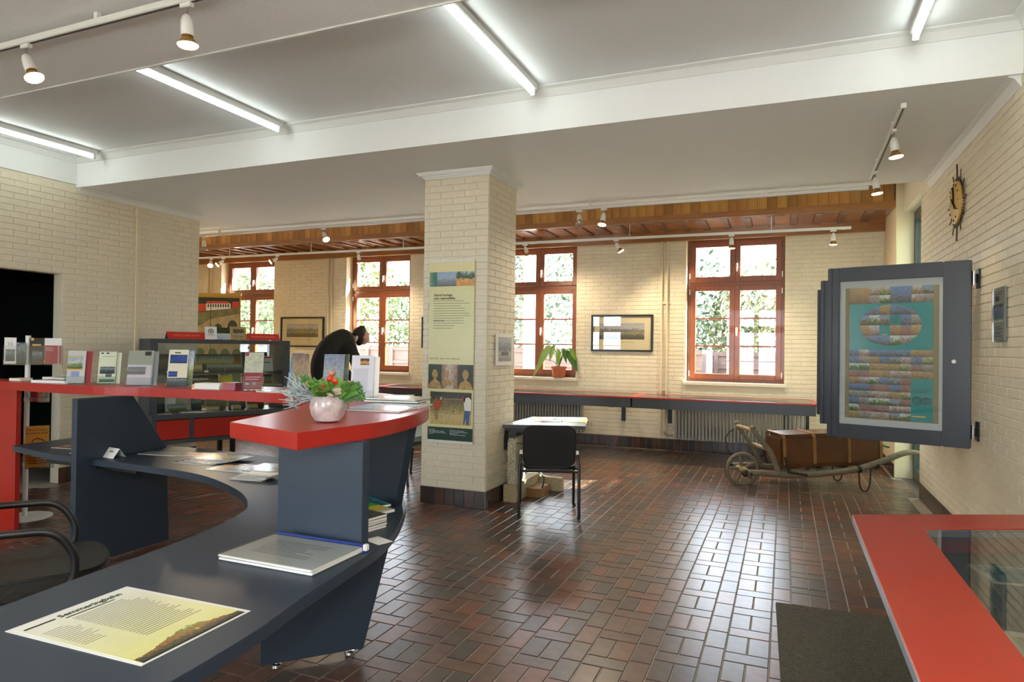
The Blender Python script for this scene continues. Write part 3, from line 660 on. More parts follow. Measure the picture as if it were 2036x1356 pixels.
flat_book('open white newspaper at the back of the rounded counter end', (-2.26, 3.40, CT), math.radians(25), .36, .26, .006, PAPER, 'newspaper', name='newspaper')
gl = thing('candle_glass', 'small glass with a reddish candle beside the flower bowl', 'candle holder', (-1.90, 2.52, CT))
MB().lathe([(.026, 0), (.03, .004), (.034, .085), (.032, .085), (.0285, .008)], 20).build('glass', ACRYL, gl, smooth=True)
MB().lathe([(.024, .009), (.024, .05)], 16).build('candle', mat('pink_wax', '#c96a5c', .5), gl, smooth=True)
MB().lathe([(.002, .05), (.002, .06)], 6).build('wick', INK, gl)
# ---- flower bowl
fb = thing('flower_bowl', 'round white marbled bowl planted with silver, green and orange autumn flowers', 'flower arrangement', (-1.715, 2.19, CT))
bowl = MB().lathe([(.03, 0), (.052, .006), (.066, .03), (.0725, .06), (.07, .09), (.062, .105), (.058, .103), (.06, .085)], 28)
bowl.build('bowl', mat('white_marble', '#b3a6a4', .15, noise=(28, .3), coat=.3), fb, smooth=True)
MB().lathe([(.004, .09), (.06, .092)], 16).build('soil', mat('soil', '#2a2018', .9), fb)
rnd = random.Random(3)
def sprig(b, base, d, L, r, n, m=0):
    base = Vector(base); d = Vector(d).normalized(); pts = [base+d*L*t+Vector((rnd.uniform(-.004, .004), rnd.uniform(-.004, .004), -.015*t*t)) for t in (0, .35, .7, 1)]
    b.tube(pts, [r, r*.8, r*.6, r*.3], 5, m)
    for k in range(n):
        p = pts[1+k % 3]; e = Vector((rnd.uniform(-1, 1), rnd.uniform(-1, 1), rnd.uniform(-.3, .9))).normalized()
        b.tube([p, p+e*L*.18+d*L*.05, p+e*L*.28+d*L*.16], [r*.7, r*.6, r*.3], 4, m)
silver = mat('silver_leaf', '#a3b0b0', .7)
RTl, FWl = Vector((_cy, _sy, 0)), Vector((-_sy, _cy, 0))
for k in range(46):
    d = -RTl*rnd.uniform(.5, 1.15)+FWl*rnd.uniform(-.75, .5)+Vector((0, 0, rnd.uniform(-.2, .85)))
    b = MB(); sprig(b, -RTl*.03+Vector((0, 0, .098)), d, rnd.uniform(.06, .13), .0034, 12); b.build('silver_sprig', silver, fb)
LEAFG = [mat('leaf_green_%d' % i, c, .45) for i, c in enumerate(('#4a7a2a', '#3a6622', '#6a8c3c', '#7f9c58'))]
def leafmesh(b, base, d, L, wd, m=0, droop=.25, up=Vector((0, 0, 1))):
    base = Vector(base); d = Vector(d).normalized(); s = d.cross(up)
    if s.length < .05: s = Vector((1, 0, 0))
    s.normalize(); nrm = s.cross(d); i = len(b.v); N = 5
    for k in range(N+1):
        t = k/N; ww = wd*math.sin(PI*min(.98, t*.9+.08)); p = base+d*L*t-Vector((0, 0, 1))*droop*L*t*t
        b.v += [tuple(p-s*ww/2), tuple(p+nrm*ww*-.12), tuple(p+s*ww/2)]
    for k in range(N):
        for j in (0, 1): b.f.append((i+3*k+j, i+3*k+j+1, i+3*k+4+j, i+3*k+3+j)); b.m.append(m)
def frond(base, d, L, m, wide=.36):
    b = MB(); base = Vector(base); d = Vector(d).normalized(); s = d.cross(FWl if abs(d.dot(FWl)) < .8 else Vector((0, 0, 1))).normalized()
    b.tube([base, base+d*L*.5, base+d*L-Vector((0, 0, .1*L))], .0016, 4)
    for k in range(10):
        t = .12+.88*k/10
        for sg in (-1, 1): leafmesh(b, base+d*L*t-Vector((0, 0, .1*L*t*t)), d*.7+s*sg*.8, L*wide*(1-t*.6), L*.075, 0, .1, FWl)
    b.build('fern_frond', m, fb)
for k in range(38):
    a = 2*PI*k/38+rnd.uniform(-.15, .15); el = rnd.uniform(.35, 1.5); d = Vector((math.cos(a), math.sin(a), el))
    if d.dot(RTl) < -.3 and el < .9: d.z += .6
    frond((math.cos(a)*.03, math.sin(a)*.03, .095), d, rnd.uniform(.08, .125), LEAFG[k % 3])
for k in range(9):
    frond((0.02, 0, .10), RTl*1.0+FWl*rnd.uniform(-.5, .4)+Vector((0, 0, rnd.uniform(.1, .7))), rnd.uniform(.11, .155), LEAFG[k % 2])
for k in range(60):
    a = rnd.uniform(0, 2*PI); r_ = rnd.uniform(.01, .06); b = MB(); leafmesh(b, (math.cos(a)*r_, math.sin(a)*r_, .095+rnd.uniform(0, .05)), (math.cos(a), math.sin(a), rnd.uniform(.2, 1.4)), rnd.uniform(.035, .06), .022, 0, .2, FWl); b.build('leaf', LEAFG[rnd.randrange(4)], fb)
pod = mat('orange_pod', '#c2331a', .3); brn = mat('orange_berry', '#a5512c', .45); peach = mat('peach_bloom', '#b07a5c', .6)
for (u_, v_, z_, r_, m_, nm) in ((.022, -.055, .178, .014, pod, 'orange_pod'), (.046, -.06, .170, .016, pod, 'orange_pod'), (.020, -.02, .197, .014, peach, 'peach_bloom'), (-.075, -.03, .152, .018, peach, 'peach_bloom')):
    p = RTl*u_+FWl*v_; MB().ball((p.x, p.y, z_), r_, 12).build(nm, m_, fb, smooth=True)
for k in range(16):
    p = RTl*rnd.uniform(-.035, .02)+FWl*rnd.uniform(-.085, -.045); MB().ball((p.x, p.y, rnd.uniform(.115, .165)), rnd.uniform(.005, .008), 8).build('berry', brn, fb, smooth=True)
wb_ = MB(); wb_.tube([RTl*.01-FWl*.06+Vector((0, 0, .108)), RTl*.04-FWl*.055+Vector((0, 0, .125)), RTl*.075-FWl*.03+Vector((0, 0, .132)), RTl*.1+Vector((0, 0, .12))], [.008, .018, .02, .008], 8)
wb_.build('driftwood', mat('driftwood', '#b9a794', .7, noise=(20, .2)), fb, smooth=True)

# ================================================================== OFFICE CHAIR
oc = thing('office_chair', 'black swivel office chair with looped armrests behind the reception desk', 'office chair', (-3.16, 1.97, 0), math.radians(56))
sb = MB(); seat = [(-.27, -.24), (-.2, -.27), (.12, -.27), (.22, -.24), (.27, -.16), (.285, 0), (.27, .16), (.22, .24), (.12, .27), (-.2, .27), (-.27, .24)]
sb.prism([(p.x, p.y) for p in smoothcurve(seat+[seat[0]], 3)[:-1]], .40, .495); sb.build('seat', mat('black_leather', '#17160f', .42, bump=(60, .2)), oc, smooth=True, bevel=.03, seg=4)
MB().prism([(-.24, -.22), (.2, -.22), (.2, .22), (-.24, .22)], .375, .41).build('seat_pan', BLACKP, oc, bevel=.01)
MB().tbox((.09, .46, .52), Matrix.Translation((-.33, 0, .82)) @ Matrix.Rotation(math.radians(-10), 4, 'Y')).build('backrest', BLACKF, oc, smooth=True, bevel=.035, seg=4)
MB().bar((-.2, 0, .39), (-.34, 0, .62), .07, .02).build('back_bracket', BLACKP, oc)
for s in (-1, 1):
    pts = smoothcurve([(-.30, s*.29, .40), (-.33, s*.30, .55), (-.27, s*.305, .685), (-.05, s*.305, .70), (.07, s*.305, .68), (.14, s*.30, .58), (.135, s*.295, .47), (.08, s*.29, .405), (-.02, s*.285, .39)], 6)
    MB().tube(pts, .017, 10).build('armrest', BLACKP, oc, smooth=True)
    MB().bar((-.30, s*.285, .39), (.06, s*.285, .39), .03, .045).build('arm_bracket', BLACKP, oc, bevel=.005)
    MB().tube([(-.06, s*.30, .39), (-.06, s*.308, .39)], .008, 10).build('screw', CHROME, oc, smooth=True)
MB().tube([(.03, -.24, .385), (.03, -.24, .345)], .035, 14).build('adjuster_knob', BLACKP, oc, smooth=True)
MB().lathe([(.028, .1), (.028, .3), (.045, .3), (.045, .375)], 16).build('gas_column', BLACKP, oc, smooth=True)
for k in range(5):
    a = 2*PI*k/5+.3; b = MB(); b.bar((0, 0, .1), (math.cos(a)*.3, math.sin(a)*.3, .075), .05, .035); b.build('base_leg', BLACKP, oc, bevel=.008)
    MB().tube([(math.cos(a)*.3-.02*math.sin(a), math.sin(a)*.3+.02*math.cos(a), .028), (math.cos(a)*.3+.02*math.sin(a), math.sin(a)*.3-.02*math.cos(a), .028)], .028, 12).build('castor', BLACKP, oc, smooth=True)
MB().tube(smoothcurve([(.02, -.1, .37), (-.1, -.2, .28), (-.2, -.32, .17), (-.3, -.4, .10)], 5), .006, 6).build('lever_cable', BLACKP, oc)

# ================================================================== BROCHURE STAND far left
bs = thing('brochure_stand', 'white floor stand with clear acrylic pockets beside the red side panel', 'brochure stand', (-5.98, 3.62, 0), fz(-5.98, 3.62)-.1)
MB().tube([(0, 0, .012), (0, 0, 1.55)], .02, 12).build('pole', WMETAL, bs, smooth=True)
MB().lathe([(.20, 0), (.20, .006), (.03, .014)], 24).build('base', WMETAL, bs, smooth=True)
def pocket(t, x0, x1, z0, z1, y=-.03, d=.04):
    b = MB(); b.box(x0, x1, y, y+.003, z0, z1*.0+z0+(z1-z0)*.75).box(x0, x1, y-d, y-d+.003, z0, z0+(z1-z0)*.75).box(x0, x0+.003, y-d, y, z0, z0+(z1-z0)*.75).box(x1-.003, x1, y-d, y, z0, z0+(z1-z0)*.75).box(x0, x1, y-d, y, z0, z0+.003)
    b.build('pocket', ACRYL, t)
bsM = Matrix.Translation(bs.location) @ Matrix.Rotation(bs.rotation_euler.z, 4, 'Z')
def in_stand(label, x0, x1, z0, z1, m, extra=None, y=-.055):
    l = thing('leaflet', label, 'leaflet'); l.matrix_world = bsM @ Matrix.Translation(((x0+x1)/2, y, z0)); w_ = (x1-x0)/2
    MB().box(-w_, w_, 0, .008, 0, z1-z0).build('sheets', PAPER, l); MB().box(-w_, w_, -.001, 0, 0, z1-z0).build('cover', m, l)
    for (a, b_, c, d, mm) in (extra or ()): MB().box(-w_+2*w_*a, -w_+2*w_*b_, -.002, -.001, (z1-z0)*c, (z1-z0)*d).build('print', mm, l)
    return l
pocket(bs, -.16, -.01, 1.30, 1.52); pocket(bs, .01, .25, 1.30, 1.52); pocket(bs, .02, .16, .98, 1.18); pocket(bs, .0, .2, .42, .66)
MB().box(-.16, .25, -.03, -.02, 1.31, 1.34).box(-.02, .16, -.03, -.02, .99, 1.02).box(-.02, .2, -.03, -.02, .44, .47).build('pocket_rail', WMETAL, bs)
l = in_stand('white leaflet numbered ten in the upper pocket of the floor stand', -.155, -.075, 1.31, 1.53, PAPER, ((.1, .9, .1, .55, IM_DARK),))
text(l, 'lettering', '10', .04, INKG, (-.022, -.0016, .155), (PI/2, 0, 0))
in_stand('grey photo leaflet in the upper pocket of the floor stand', -.073, -.012, 1.31, 1.49, IM_DARK)
in_stand('black and yellow leaflet in the upper pocket of the floor stand', .015, .115, 1.31, 1.53, INK, ((.1, .3, .9, 1, YELP), (.2, .8, .7, .76, YELP), (.2, .9, .1, .5, IM_DARK)))
l = in_stand('red and white leaflet in the upper pocket of the floor stand', .12, .24, 1.31, 1.53, PAPER, ((.02, .8, 0, .72, mat('crimson_print', '#b02032', .4)), (.85, 1, 0, .72, mat('crimson_print', '#b02032', .4))))
text(l, 'lettering', 'Erlebnis\nAusflug', .018, PAPER, (-.052, -.0022, .13), (PI/2, 0, 0))
l = in_stand('red leaflet in the pocket just under the counter', .03, .12, .99, 1.17, mat('crimson_print', '#b02032', .4))
text(l, 'lettering', 'SEMMERING', .016, PAPER, (-.043, -.0022, .02), (PI/2, 0, 0))
yb = mat('orange_yellow_card', '#d99416', .5)
l = in_stand('orange-yellow brochure about a historic post office in the lowest pocket', .0, .165, .43, .78, yb)
text(l, 'lettering', 'Historisches\nPostamt Küb', .029, INK, (-.078, -.0022, .31), (PI/2, 0, 0))
b = MB(); b.tube([(-.04, -.002, .20), (-.03, -.002, .23), (.0, -.002, .245), (.03, -.002, .235), (.05, -.002, .22)], .004, 5); b.build('horn_mark', INK, l)
lb = MB()
for k in range(5): lb.box(-.065, .065-.01*k, -.0022, -.001, .03+.022*k, .038+.022*k)
lb.build('text_lines', mat('brown_ink', '#7a4f10', .6), l)

# ================================================================== GLASS DISPLAY CABINET behind the counter
ang = math.atan2(6.833-5.371, -5.969+6.621)
dc = thing('display_cabinet', 'grey display cabinet with glass shelves and red drawers before the left wall', 'display cabinet', (-6.60, 5.33, 0), ang)
LC, DCd = 1.95, .62   # local: +x along the front, +y to the back (away from the room: left of +x)
yb0, yb1 = 0.0, .55
MB().box(0, LC, yb0, yb1, .62, .68).build('cabinet_top', GREYD, dc, bevel=.003)
MB().box(0, LC, yb0, yb1, .34, .385).build('cabinet_floor', GREYD, dc, bevel=.003)
for x in (0, .40, 1.26, LC-.045): MB().box(x, x+.045, yb0+.002, yb1, .385, .62).build('divider', GREYD, dc)
MB().box(0, LC, yb1-.02, yb1, .385, .62).build('back_panel', BLACKP, dc)
for (a, b_) in ((.047, .398), (.447, 1.258)):
    MB().box(a, b_, yb0-.006, yb0+.016, .392, .613).build('drawer', REDF, dc, bevel=.002)
for x in (.06, .9, LC-.1):
    for y in (.05, .48): MB().box(x, x+.05, y, y+.05, 0, .34).build('leg', BLACKM, dc)
MB().box(-.02, .06, .04, .50, .68, 1.50).build('end_panel', GREYD, dc, bevel=.003)
MB().box(1.55, 1.63, .04, .50, .68, 1.50).build('end_panel', GREYD, dc, bevel=.003)
MB().box(-.02, 1.63, .04, .50, 1.50, 1.55).build('top_rail', GREYD, dc, bevel=.003)
for z in (.98, 1.02): pass
for z in (.93, 1.13): MB().box(.06, 1.55, .10, .48, z, z+.022).build('shelf', GREYD, dc, bevel=.002)
MB().box(.06, 1.55, .06, .066, .70, 1.50).build('front_pane', VGLASS, dc); MB().box(.06, 1.55, .485, .491, .70, 1.50).build('back_pane', VGLASS, dc)
for x in (.13, 1.1): MB().tube([(x, .05, 1.455), (x, .058, 1.455)], .017, 14).build('pane_clip', STEEL, dc)
dcM = Matrix.Translation(dc.location) @ Matrix.Rotation(ang, 4, 'Z')
def in_cab(name, label, cat, x, y, z, w_, h_, m, tilt=-12, th=.012, extra=None, group=None):
    l = thing(name, label, cat, group=group); l.matrix_world = dcM @ Matrix.Translation((x, y, z+.002)) @ Matrix.Rotation(math.radians(tilt), 4, 'X')
    MB().box(-w_/2, w_/2, 0, th, 0, h_).build('pages', PAPER, l); MB().box(-w_/2, w_/2, -.001, .0, 0, h_).build('cover', m, l)
    for (a, b_, c, d, mm) in (extra or ()): MB().box(-w_/2+w_*a, -w_/2+w_*b_, -.002, -.001, h_*c, h_*d).build('print', mm, l)
    return l
V_OLD = pic('old_engraving', ((0, '#24251a'), (.3, '#4c4a2e'), (.6, '#6d6844'), (.85, '#3a3c28'), (1, '#2b2c20')), 'Z', 9, .7)
V_HILL = pic('dusk_hill', ((0, '#1c2416'), (.35, '#3c4423'), (.55, '#a08f3c'), (.7, '#7d8a78'), (1, '#30382a')), 'Z', 3, .25)
V_AMB = pic('amber_photo', ((0, '#2a1d0c'), (.5, '#8a5a1c'), (1, '#3c2a14')), 'Z', 7, .6)
V_NAVY = mat('navy_print', '#161c2c', .3, noise=(12, .4))
V_SEP = pic('sepia_photo', ((0, '#5a5034'), (.4, '#a08c58'), (.6, '#c0ad78'), (1, '#8a7848')), 'Z', 8, .5)
V_TREE = pic('dark_trees', ((0, '#20261c'), (.5, '#4a5040'), (.7, '#8f9484'), (1, '#5d6a60')), 'Z', 10, .5)
UPs = 1.152
for a in (('picture_book', 'dark engraved picture book on the upper cabinet shelf', 'book', .33, .30, .44, .22, V_OLD), ('picture_book', 'dusk hill picture book in the middle of the upper cabinet shelf', 'book', .80, .32, .46, .22, V_HILL), ('picture_book', 'amber photo book at the right of the upper cabinet shelf', 'book', 1.10, .34, .15, .22, V_AMB), ('picture_book', 'navy picture book at the right end of the upper cabinet shelf', 'book', 1.30, .33, .34, .25, V_NAVY)):
    in_cab(a[0], a[1], a[2], a[3], a[4], UPs, a[5], a[6], a[7])
in_cab('postcard', 'sepia postcard standing before the engraved book on the upper cabinet shelf', 'postcard', .52, .20, UPs, .16, .10, V_SEP)
in_cab('postcard', 'dark tree postcard standing before the dusk hill book', 'postcard', .76, .20, UPs, .2, .10, V_TREE)
in_cab('postcard', 'wide tree postcard left of the pale map leaflet on the upper cabinet shelf', 'postcard', .97, .20, UPs, .2, .10, V_TREE)
in_cab('postcard', 'white and red booklet standing before the navy picture book', 'booklet', 1.40, .20, UPs, .16, .20, PAPERG, extra=((.05, .95, .85, .95, mat('crimson_print', '#b02032', .4)), (.2, .8, .55, .6, INK)))
for k, x in enumerate((.2, .36, .62, 1.12)): in_cab('price_card', ('leftmost', 'second', 'third', 'rightmost')[k]+' small white price card on the upper cabinet shelf front', 'price card', x, .12, UPs, .05, .025, PAPER, -30, .002, group='price cards on the upper cabinet shelf')
in_cab('booklet', 'pale card standing at the left of the middle cabinet shelf', 'booklet', .24, .30, .953, .3, .13, mat('pale_mint_card', '#b6bdae', .5))
l = in_cab('picture_book', 'dark green picture book with a white title on the middle cabinet shelf', 'book', .62, .30, .953, .42, .16, V_OLD)
text(l, 'lettering', 'SEMMERINGBAHN', .032, PAPER, (-.17, -.002, .10), (PI/2, 0, 0), bold=.001)
in_cab('booklet', 'yellow booklet standing right of the dark green book', 'booklet', .93, .28, .953, .14, .15, mat('bright_yellow', '#c9bd2c', .4))
in_cab('picture_book', 'golden hill picture book at the right of the middle cabinet shelf', 'book', 1.32, .30, .953, .4, .16, V_HILL)
for (nm, lb_, x, y, w_, h_, m_, tl) in (('picture_book', 'turquoise photo book leaning at the left inside the cabinet base', .13, .35, .2, .18, C_TURQ, -8), ('booklet', 'white booklet standing inside the left of the cabinet base', .29, .35, .12, .2, PAPER, -6), ('picture_book', 'light landscape book lying open inside the left of the cabinet base', .34, .2, .2, .14, IM_HILL, -50), ('picture_book', 'dark picture book in the middle of the cabinet base', .82, .35, .24, .18, V_OLD, -12), ('booklet', 'grey postcard set left of the dark book in the cabinet base', .58, .33, .12, .15, IM_DARK, -14), ('picture_book', 'green landscape book right of the dark book in the cabinet base', 1.08, .35, .22, .16, V_TREE, -12), ('picture_book', 'amber landscape book near the right of the cabinet base', 1.32, .35, .22, .16, V_AMB, -12)):
    in_cab(nm, lb_, 'book', x, y, .68, w_, h_, m_, tl)
for k, x in enumerate((.12, .45, .62)): in_cab('leaflet', ('sepia', 'pale grey', 'pale green')[k]+' leaflet lying flat at the front of the cabinet base', 'leaflet', x, .08+.02*k, .682, .22, .12, (V_SEP, PAPERG, C_SKY)[k], -88, .004, group='flat leaflets at the front of the cabinet base')
for x, w_, q_ in ((1.0, .1, 'middle'), (.72, .13, 'left'), (1.2, .12, 'right')): in_cab('small_box', q_+' small boxed souvenir at the front of the cabinet base', 'box', x, .14, .68, w_, .05, V_SEP, 0, .07, group='small souvenirs in the cabinet base')
# red roof-shaped signs and cards on the cabinet
def roof_sign(label, x, L_, s):
    t = thing('roof_sign', label, 'sign'); t.matrix_world = dcM @ Matrix.Translation((x, .24, 1.552))
    b = MB(); b.v = [(0, -.06, 0), (L_, -.06, 0), (L_, .06, 0), (0, .06, 0), (0, 0, .085), (L_, 0, .085)]; b.f = [(0, 1, 5, 4), (2, 3, 4, 5), (0, 4, 3), (1, 2, 5), (0, 3, 2, 1)]; b.m = [0, 0, 1, 1, 1]
    b.build('body', [mat('bright_red_card', '#c22a1c', .5), mat('dark_card', '#20242e', .6)], t)
    text(t, 'lettering', s, .038, mat('pale_red_letter', '#e88b78', .6), (L_*.5, -.0385, .0335), (math.radians(54.8), 0, 0), 'CENTER')
roof_sign('red roof-shaped sign on the left of the display cabinet', .20, .44, 'INFO UND SHOP')
roof_sign('red roof-shaped sign on the right of the display cabinet', 1.12, .44, 'SEMMERINGBAHN')
def on_cab(label, x, w_, h_, m, extra=None, y=.16):
    return in_cab('postcard', label, 'postcard', x, y, 1.552, w_, h_, m, -8, .004, extra)
c_ = on_cab('white card with a black round emblem on top of the cabinet', .68, .14, .155, PAPER)
MB().tube([(.03*math.cos(k*PI/8), -.003, .1+.026*math.sin(k*PI/8)) for k in range(16)], .004, 5, closed=True).ball((0, -.003, .1), .011, 8).build('emblem', INK, c_)
text(c_, 'lettering', 'Semmering', .018, INK, (0, -.003, .05), (PI/2, 0, 0), 'CENTER')
on_cab('dark landscape card on top of the cabinet', .84, .16, .15, pic('dark_meadow', ((0, '#a9b8c4'), (.5, '#c4ccd0'), (.52, '#2c3018'), (1, '#3a3c22')), 'Z', 2, .03, .35, .3), None, .19)
on_cab('brownish antique picture card on top of the cabinet', 1.01, .2, .165, mat('antique_card', '#a48c58', .6), ((.18, .85, .22, .82, pic('antique_scene', ((0, '#7d7050'), (.4, '#b0a484'), (.55, '#4a3c2a'), (1, '#6b5a3c')), 'Z', 7, .6)),))
# ---- potted plant on the floor behind the cabinet end
pp = thing('floor_plant', 'small spiky green plant on the open end of the display cabinet', 'plant'); pp.matrix_world = dcM @ Matrix.Translation((1.80, .25, .68))
MB().lathe([(.05, 0), (.065, .09), (.06, .09), (.05, .02)], 16).build('pot', BLACKP, pp, smooth=True)
for k in range(18):
    a = 2*PI*k/18; b = MB(); leafmesh(b, (0, 0, .08), (math.cos(a), math.sin(a), 1.0+.5*(k % 2)), .2, .02, 0, .5); b.build('leaf', LEAFG[k % 3], pp)
# ================================================================== ROLL-UP BANNER with viaduct
rb = thing('rollup_banner', 'tall banner showing a red train on a stone viaduct before the leftmost window', 'banner', (-9.32, 8.8, 0), math.radians(14))
MB().box(-.44, .44, -.003, .003, .08, 2.36).build('fabric', mat('banner_ochre', '#b08c3c', .6), rb)
MB().box(-.45, .45, -.10, .10, 0, .08).build('base', STEEL, rb, bevel=.01); MB().box(-.45, .45, -.012, .012, 2.35, 2.40).build('top_bar', mat('gold_bar', '#b89440', .4), rb, bevel=.004)
MB().tube([(0, .03, .05), (0, .03, 2.36)], .01, 8).build('support_pole', STEEL, rb)
def flat(parent, nm, poly, m, y=-.004):
    b = MB(); n = len(poly); b.v = [(x, y, z) for x, z in poly]; b.f = [tuple(range(n))]; b.m = [0]; return b.build(nm, m, parent)
flat(rb, 'dark_forest_print', [(-.44, .4), (.42, .4), (.42, 2.31), (-.44, 2.33)], mat('forest_print', '#2a3326', .6, noise=(6, .3)))
pr = smoothcurve([(-.44, 1.72), (0, 1.78), (.42, 1.93)], 8); lo = smoothcurve([(-.44, 1.58), (-.15, 1.76), (.42, 1.86)], 8)
flat(rb, 'grass_bank_print', [(p.x, p.y) for p in smoothcurve([(-.44, 1.80), (-.1, 1.94), (.42, 2.02)], 8)]+[(.42, 2.14), (-.44, 2.05)], mat('olive_bank_print', '#7a7a56', .6, noise=(10, .3)), -.0045)
stone = mat('viaduct_print', '#b0a07c', .6, noise=(9, .2))
flat(rb, 'viaduct_print', [(-.44, .5), (.42, .5), (.42, 2.03)]+[(p.x, p.y) for p in smoothcurve([(.42, 2.03), (-.1, 1.94), (-.44, 1.78)], 8)][1:], stone, -.005)
arch = mat('arch_shadow_print', '#3c4a3c', .6)
for x, zt, hw in ((.02, 1.86, .08), (.29, 1.92, .095)):
    flat(rb, 'arch_print', [(x-hw, 1.50), (x+hw, 1.50), (x+hw, zt-.12)]+[(x+hw*math.cos(k*PI/10), zt-.12+.12*math.sin(k*PI/10)) for k in range(1, 10)]+[(x-hw, zt-.12)], arch, -.0055)
for x in (-.32, -.08, .16, .38):
    hw = .085; flat(rb, 'arch_print', [(x-hw, .75), (x+hw, .75), (x+hw, 1.32)]+[(x+hw*math.cos(k*PI/10), 1.32+.1*math.sin(k*PI/10)) for k in range(1, 10)]+[(x-hw, 1.32)], mat('green_arch_print', '#4c6a4c', .6), -.0055)
rp = mat('red_train_print', '#c2402c', .5)
flat(rb, 'train_print', [(-.44, 2.06), (-.22, 2.085), (-.22, 2.21), (-.44, 2.21)], rp, -.0055); flat(rb, 'train_print', [(-.22, 2.085), (.26, 2.12), (.26, 2.21), (.2, 2.255), (-.2, 2.26), (-.22, 2.23)], rp, -.0055)
flat(rb, 'train_print', [(-.22, 2.085), (.25, 2.125), (.25, 2.215), (-.22, 2.215)], PAPER, -.006); flat(rb, 'train_print', [(.27, 2.13), (.41, 2.14), (.41, 2.25), (.29, 2.25)], rp, -.0055)
for k in range(9): flat(rb, 'train_window_print', [(-.19+.048*k, 2.15), (-.165+.048*k, 2.15), (-.165+.048*k, 2.205), (-.19+.048*k, 2.205)], INK, -.0065)
MB().box(-.135, -.125, -.007, -.0065, 1.3, 2.25).build('mast_print', INK, rb)

# ================================================================== VITRINES ALONG THE WINDOWS
def framed_top(root, outer_p, inner_p, z0, z1, m, name='frame'):
    """flat ring between two polygons with the same number of corners"""
    n = len(outer_p); b = MB()
    b.v = [(x, y, z1) for x, y in outer_p]+[(x, y, z1) for x, y in inner_p]+[(x, y, z0) for x, y in outer_p]+[(x, y, z0) for x, y in inner_p]
    for k in range(n):
        k2 = (k+1) % n
        b.f += [(k, k2, n+k2, n+k), (2*n+k2, 2*n+k, 3*n+k, 3*n+k2), (2*n+k, 2*n+k2, k2, k), (n+k, n+k2, 3*n+k2, 3*n+k)]
    b.m = [0]*len(b.f)
    o = b.build(name, m, root); bm = bmesh.new(); bm.from_mesh(o.data); bmesh.ops.recalc_face_normals(bm, faces=bm.faces)
    bmesh.ops.bevel(bm, geom=bm.edges[:], offset=.002, segments=1, affect='EDGES'); bm.to_mesh(o.data); bm.free(); return o
VT = .85; vy0, vy1 = 8.93, 9.78
segs = ((-10.3, -8.212), (-8.21, -6.122), (-6.12, -4.032), (-4.03, -1.942), (-1.94, .36))
vlab = ('leftmost red-edged glass vitrine under the windows', 'red-edged glass vitrine under the second window from the left', 'red-edged glass vitrine behind the brick column', 'red-edged glass vitrine under the plant window', 'red-edged glass vitrine under the rightmost window')
P_MAP = pic('vitrine_map', ((0, '#b9ae8c'), (.4, '#a9a284'), (.6, '#c4b98f'), (1, '#b0a786')), 'Y', 8, .6, .5)
for k, ((x0, x1), lb) in enumerate(zip(segs, vlab)):
    t = thing('vitrine', lb, 'display case', ((x0+x1)/2, (vy0+vy1)/2, 0)); hw, hd = (x1-x0)/2, (vy1-vy0)/2
    framed_top(t, [(-hw, -hd), (hw, -hd), (hw, hd), (-hw, hd)], [(-hw+.05, -hd+.05), (hw-.05, -hd+.05), (hw-.05, hd-.05), (-hw+.05, hd-.05)], VT-.022, VT, RED)
    MB().box(-hw+.05, hw-.05, -hd+.05, hd-.05, VT-.008, VT-.002).build('glass_top', VGLASS, t)
    MB().box(-hw+.01, hw-.01, -hd+.01, hd-.01, VT-.15, VT-.06).build('tray', GREYD, t)
    b = MB(); b.box(-hw+.01, hw-.01, -hd+.01, -hd+.03, VT-.06, VT-.022).box(-hw+.01, hw-.01, hd-.03, hd-.01, VT-.06, VT-.022).box(-hw+.01, -hw+.03, -hd+.03, hd-.03, VT-.06, VT-.022).box(hw-.03, hw-.01, -hd+.03, hd-.03, VT-.06, VT-.022); b.build('rim', GREYD, t)
    for x in (-hw+.35, hw-.35):
        b = MB(); b.bar((x, -hd+.3, VT-.165), (x, hd+.26, VT-.165), .06, .03); b.bar((x, hd+.24, VT-.18), (x, hd+.24, VT-.45), .06, .03); b.build('bracket', BLACKM, t)
    if k in (0, 4):
        x = (-hw+.1) if k == 0 else (hw-.1); MB().box(x-.02, x+.02, -hd+.25, -hd+.29, 0, VT-.15).build('leg', BLACKM, t)
    for j in range(3):
        p = thing('exhibit_sheet', ('left', 'middle', 'right')[j]+' printed sheet lying in the '+lb.replace('red-edged glass ', ''), 'print', ((x0+x1)/2-hw*.62+hw*.62*j, (vy0+vy1)/2, VT-.06), math.radians((2, -1, 1)[j]))
        MB().box(-hw*.27, hw*.27, -.28, .28, 0, .003).build('mount', CRM if j % 2 else PAPER, p); MB().box(-hw*.22, hw*.22, -.2, .2, .003, .0036).build('print', (P_MAP, C_SKY, V_SEP)[(j+k) % 3], p)
# ---- radiators
FIN = MB().box(-.017, .017, -.06, .06, .20, .70).mesh('fin', RADM, bevel=.008, seg=1)
def radiator(x0, x1, label):
    t = thing('radiator', label, 'radiator', ((x0+x1)/2, 9.88, 0)); n = int((x1-x0)/.048)
    for k in range(n): link('fin', FIN, t, (x0+.048*(k+.5)-(x0+x1)/2, 0, 0))
    for z in (.235, .665): MB().tube([(x0-(x0+x1)/2, 0, z), (x1-(x0+x1)/2, 0, z)], .02, 8).build('header_pipe', RADM, t, smooth=True)
    for x in (x0+.2, x1-.2): MB().box(x-(x0+x1)/2-.02, x-(x0+x1)/2+.02, +.06, .15, .25, .28).build('wall_bracket', RADM, t)
    MB().tube(smoothcurve([(x0-(x0+x1)/2-.02, 0, .235), (x0-(x0+x1)/2-.12, .02, .235), (x0-(x0+x1)/2-.16, .06, .28), (x0-(x0+x1)/2-.16, .09, .45), (x0-(x0+x1)/2-.16, .09, .8)], 5), .012, 8).build('feed_pipe', RADM, t, smooth=True)
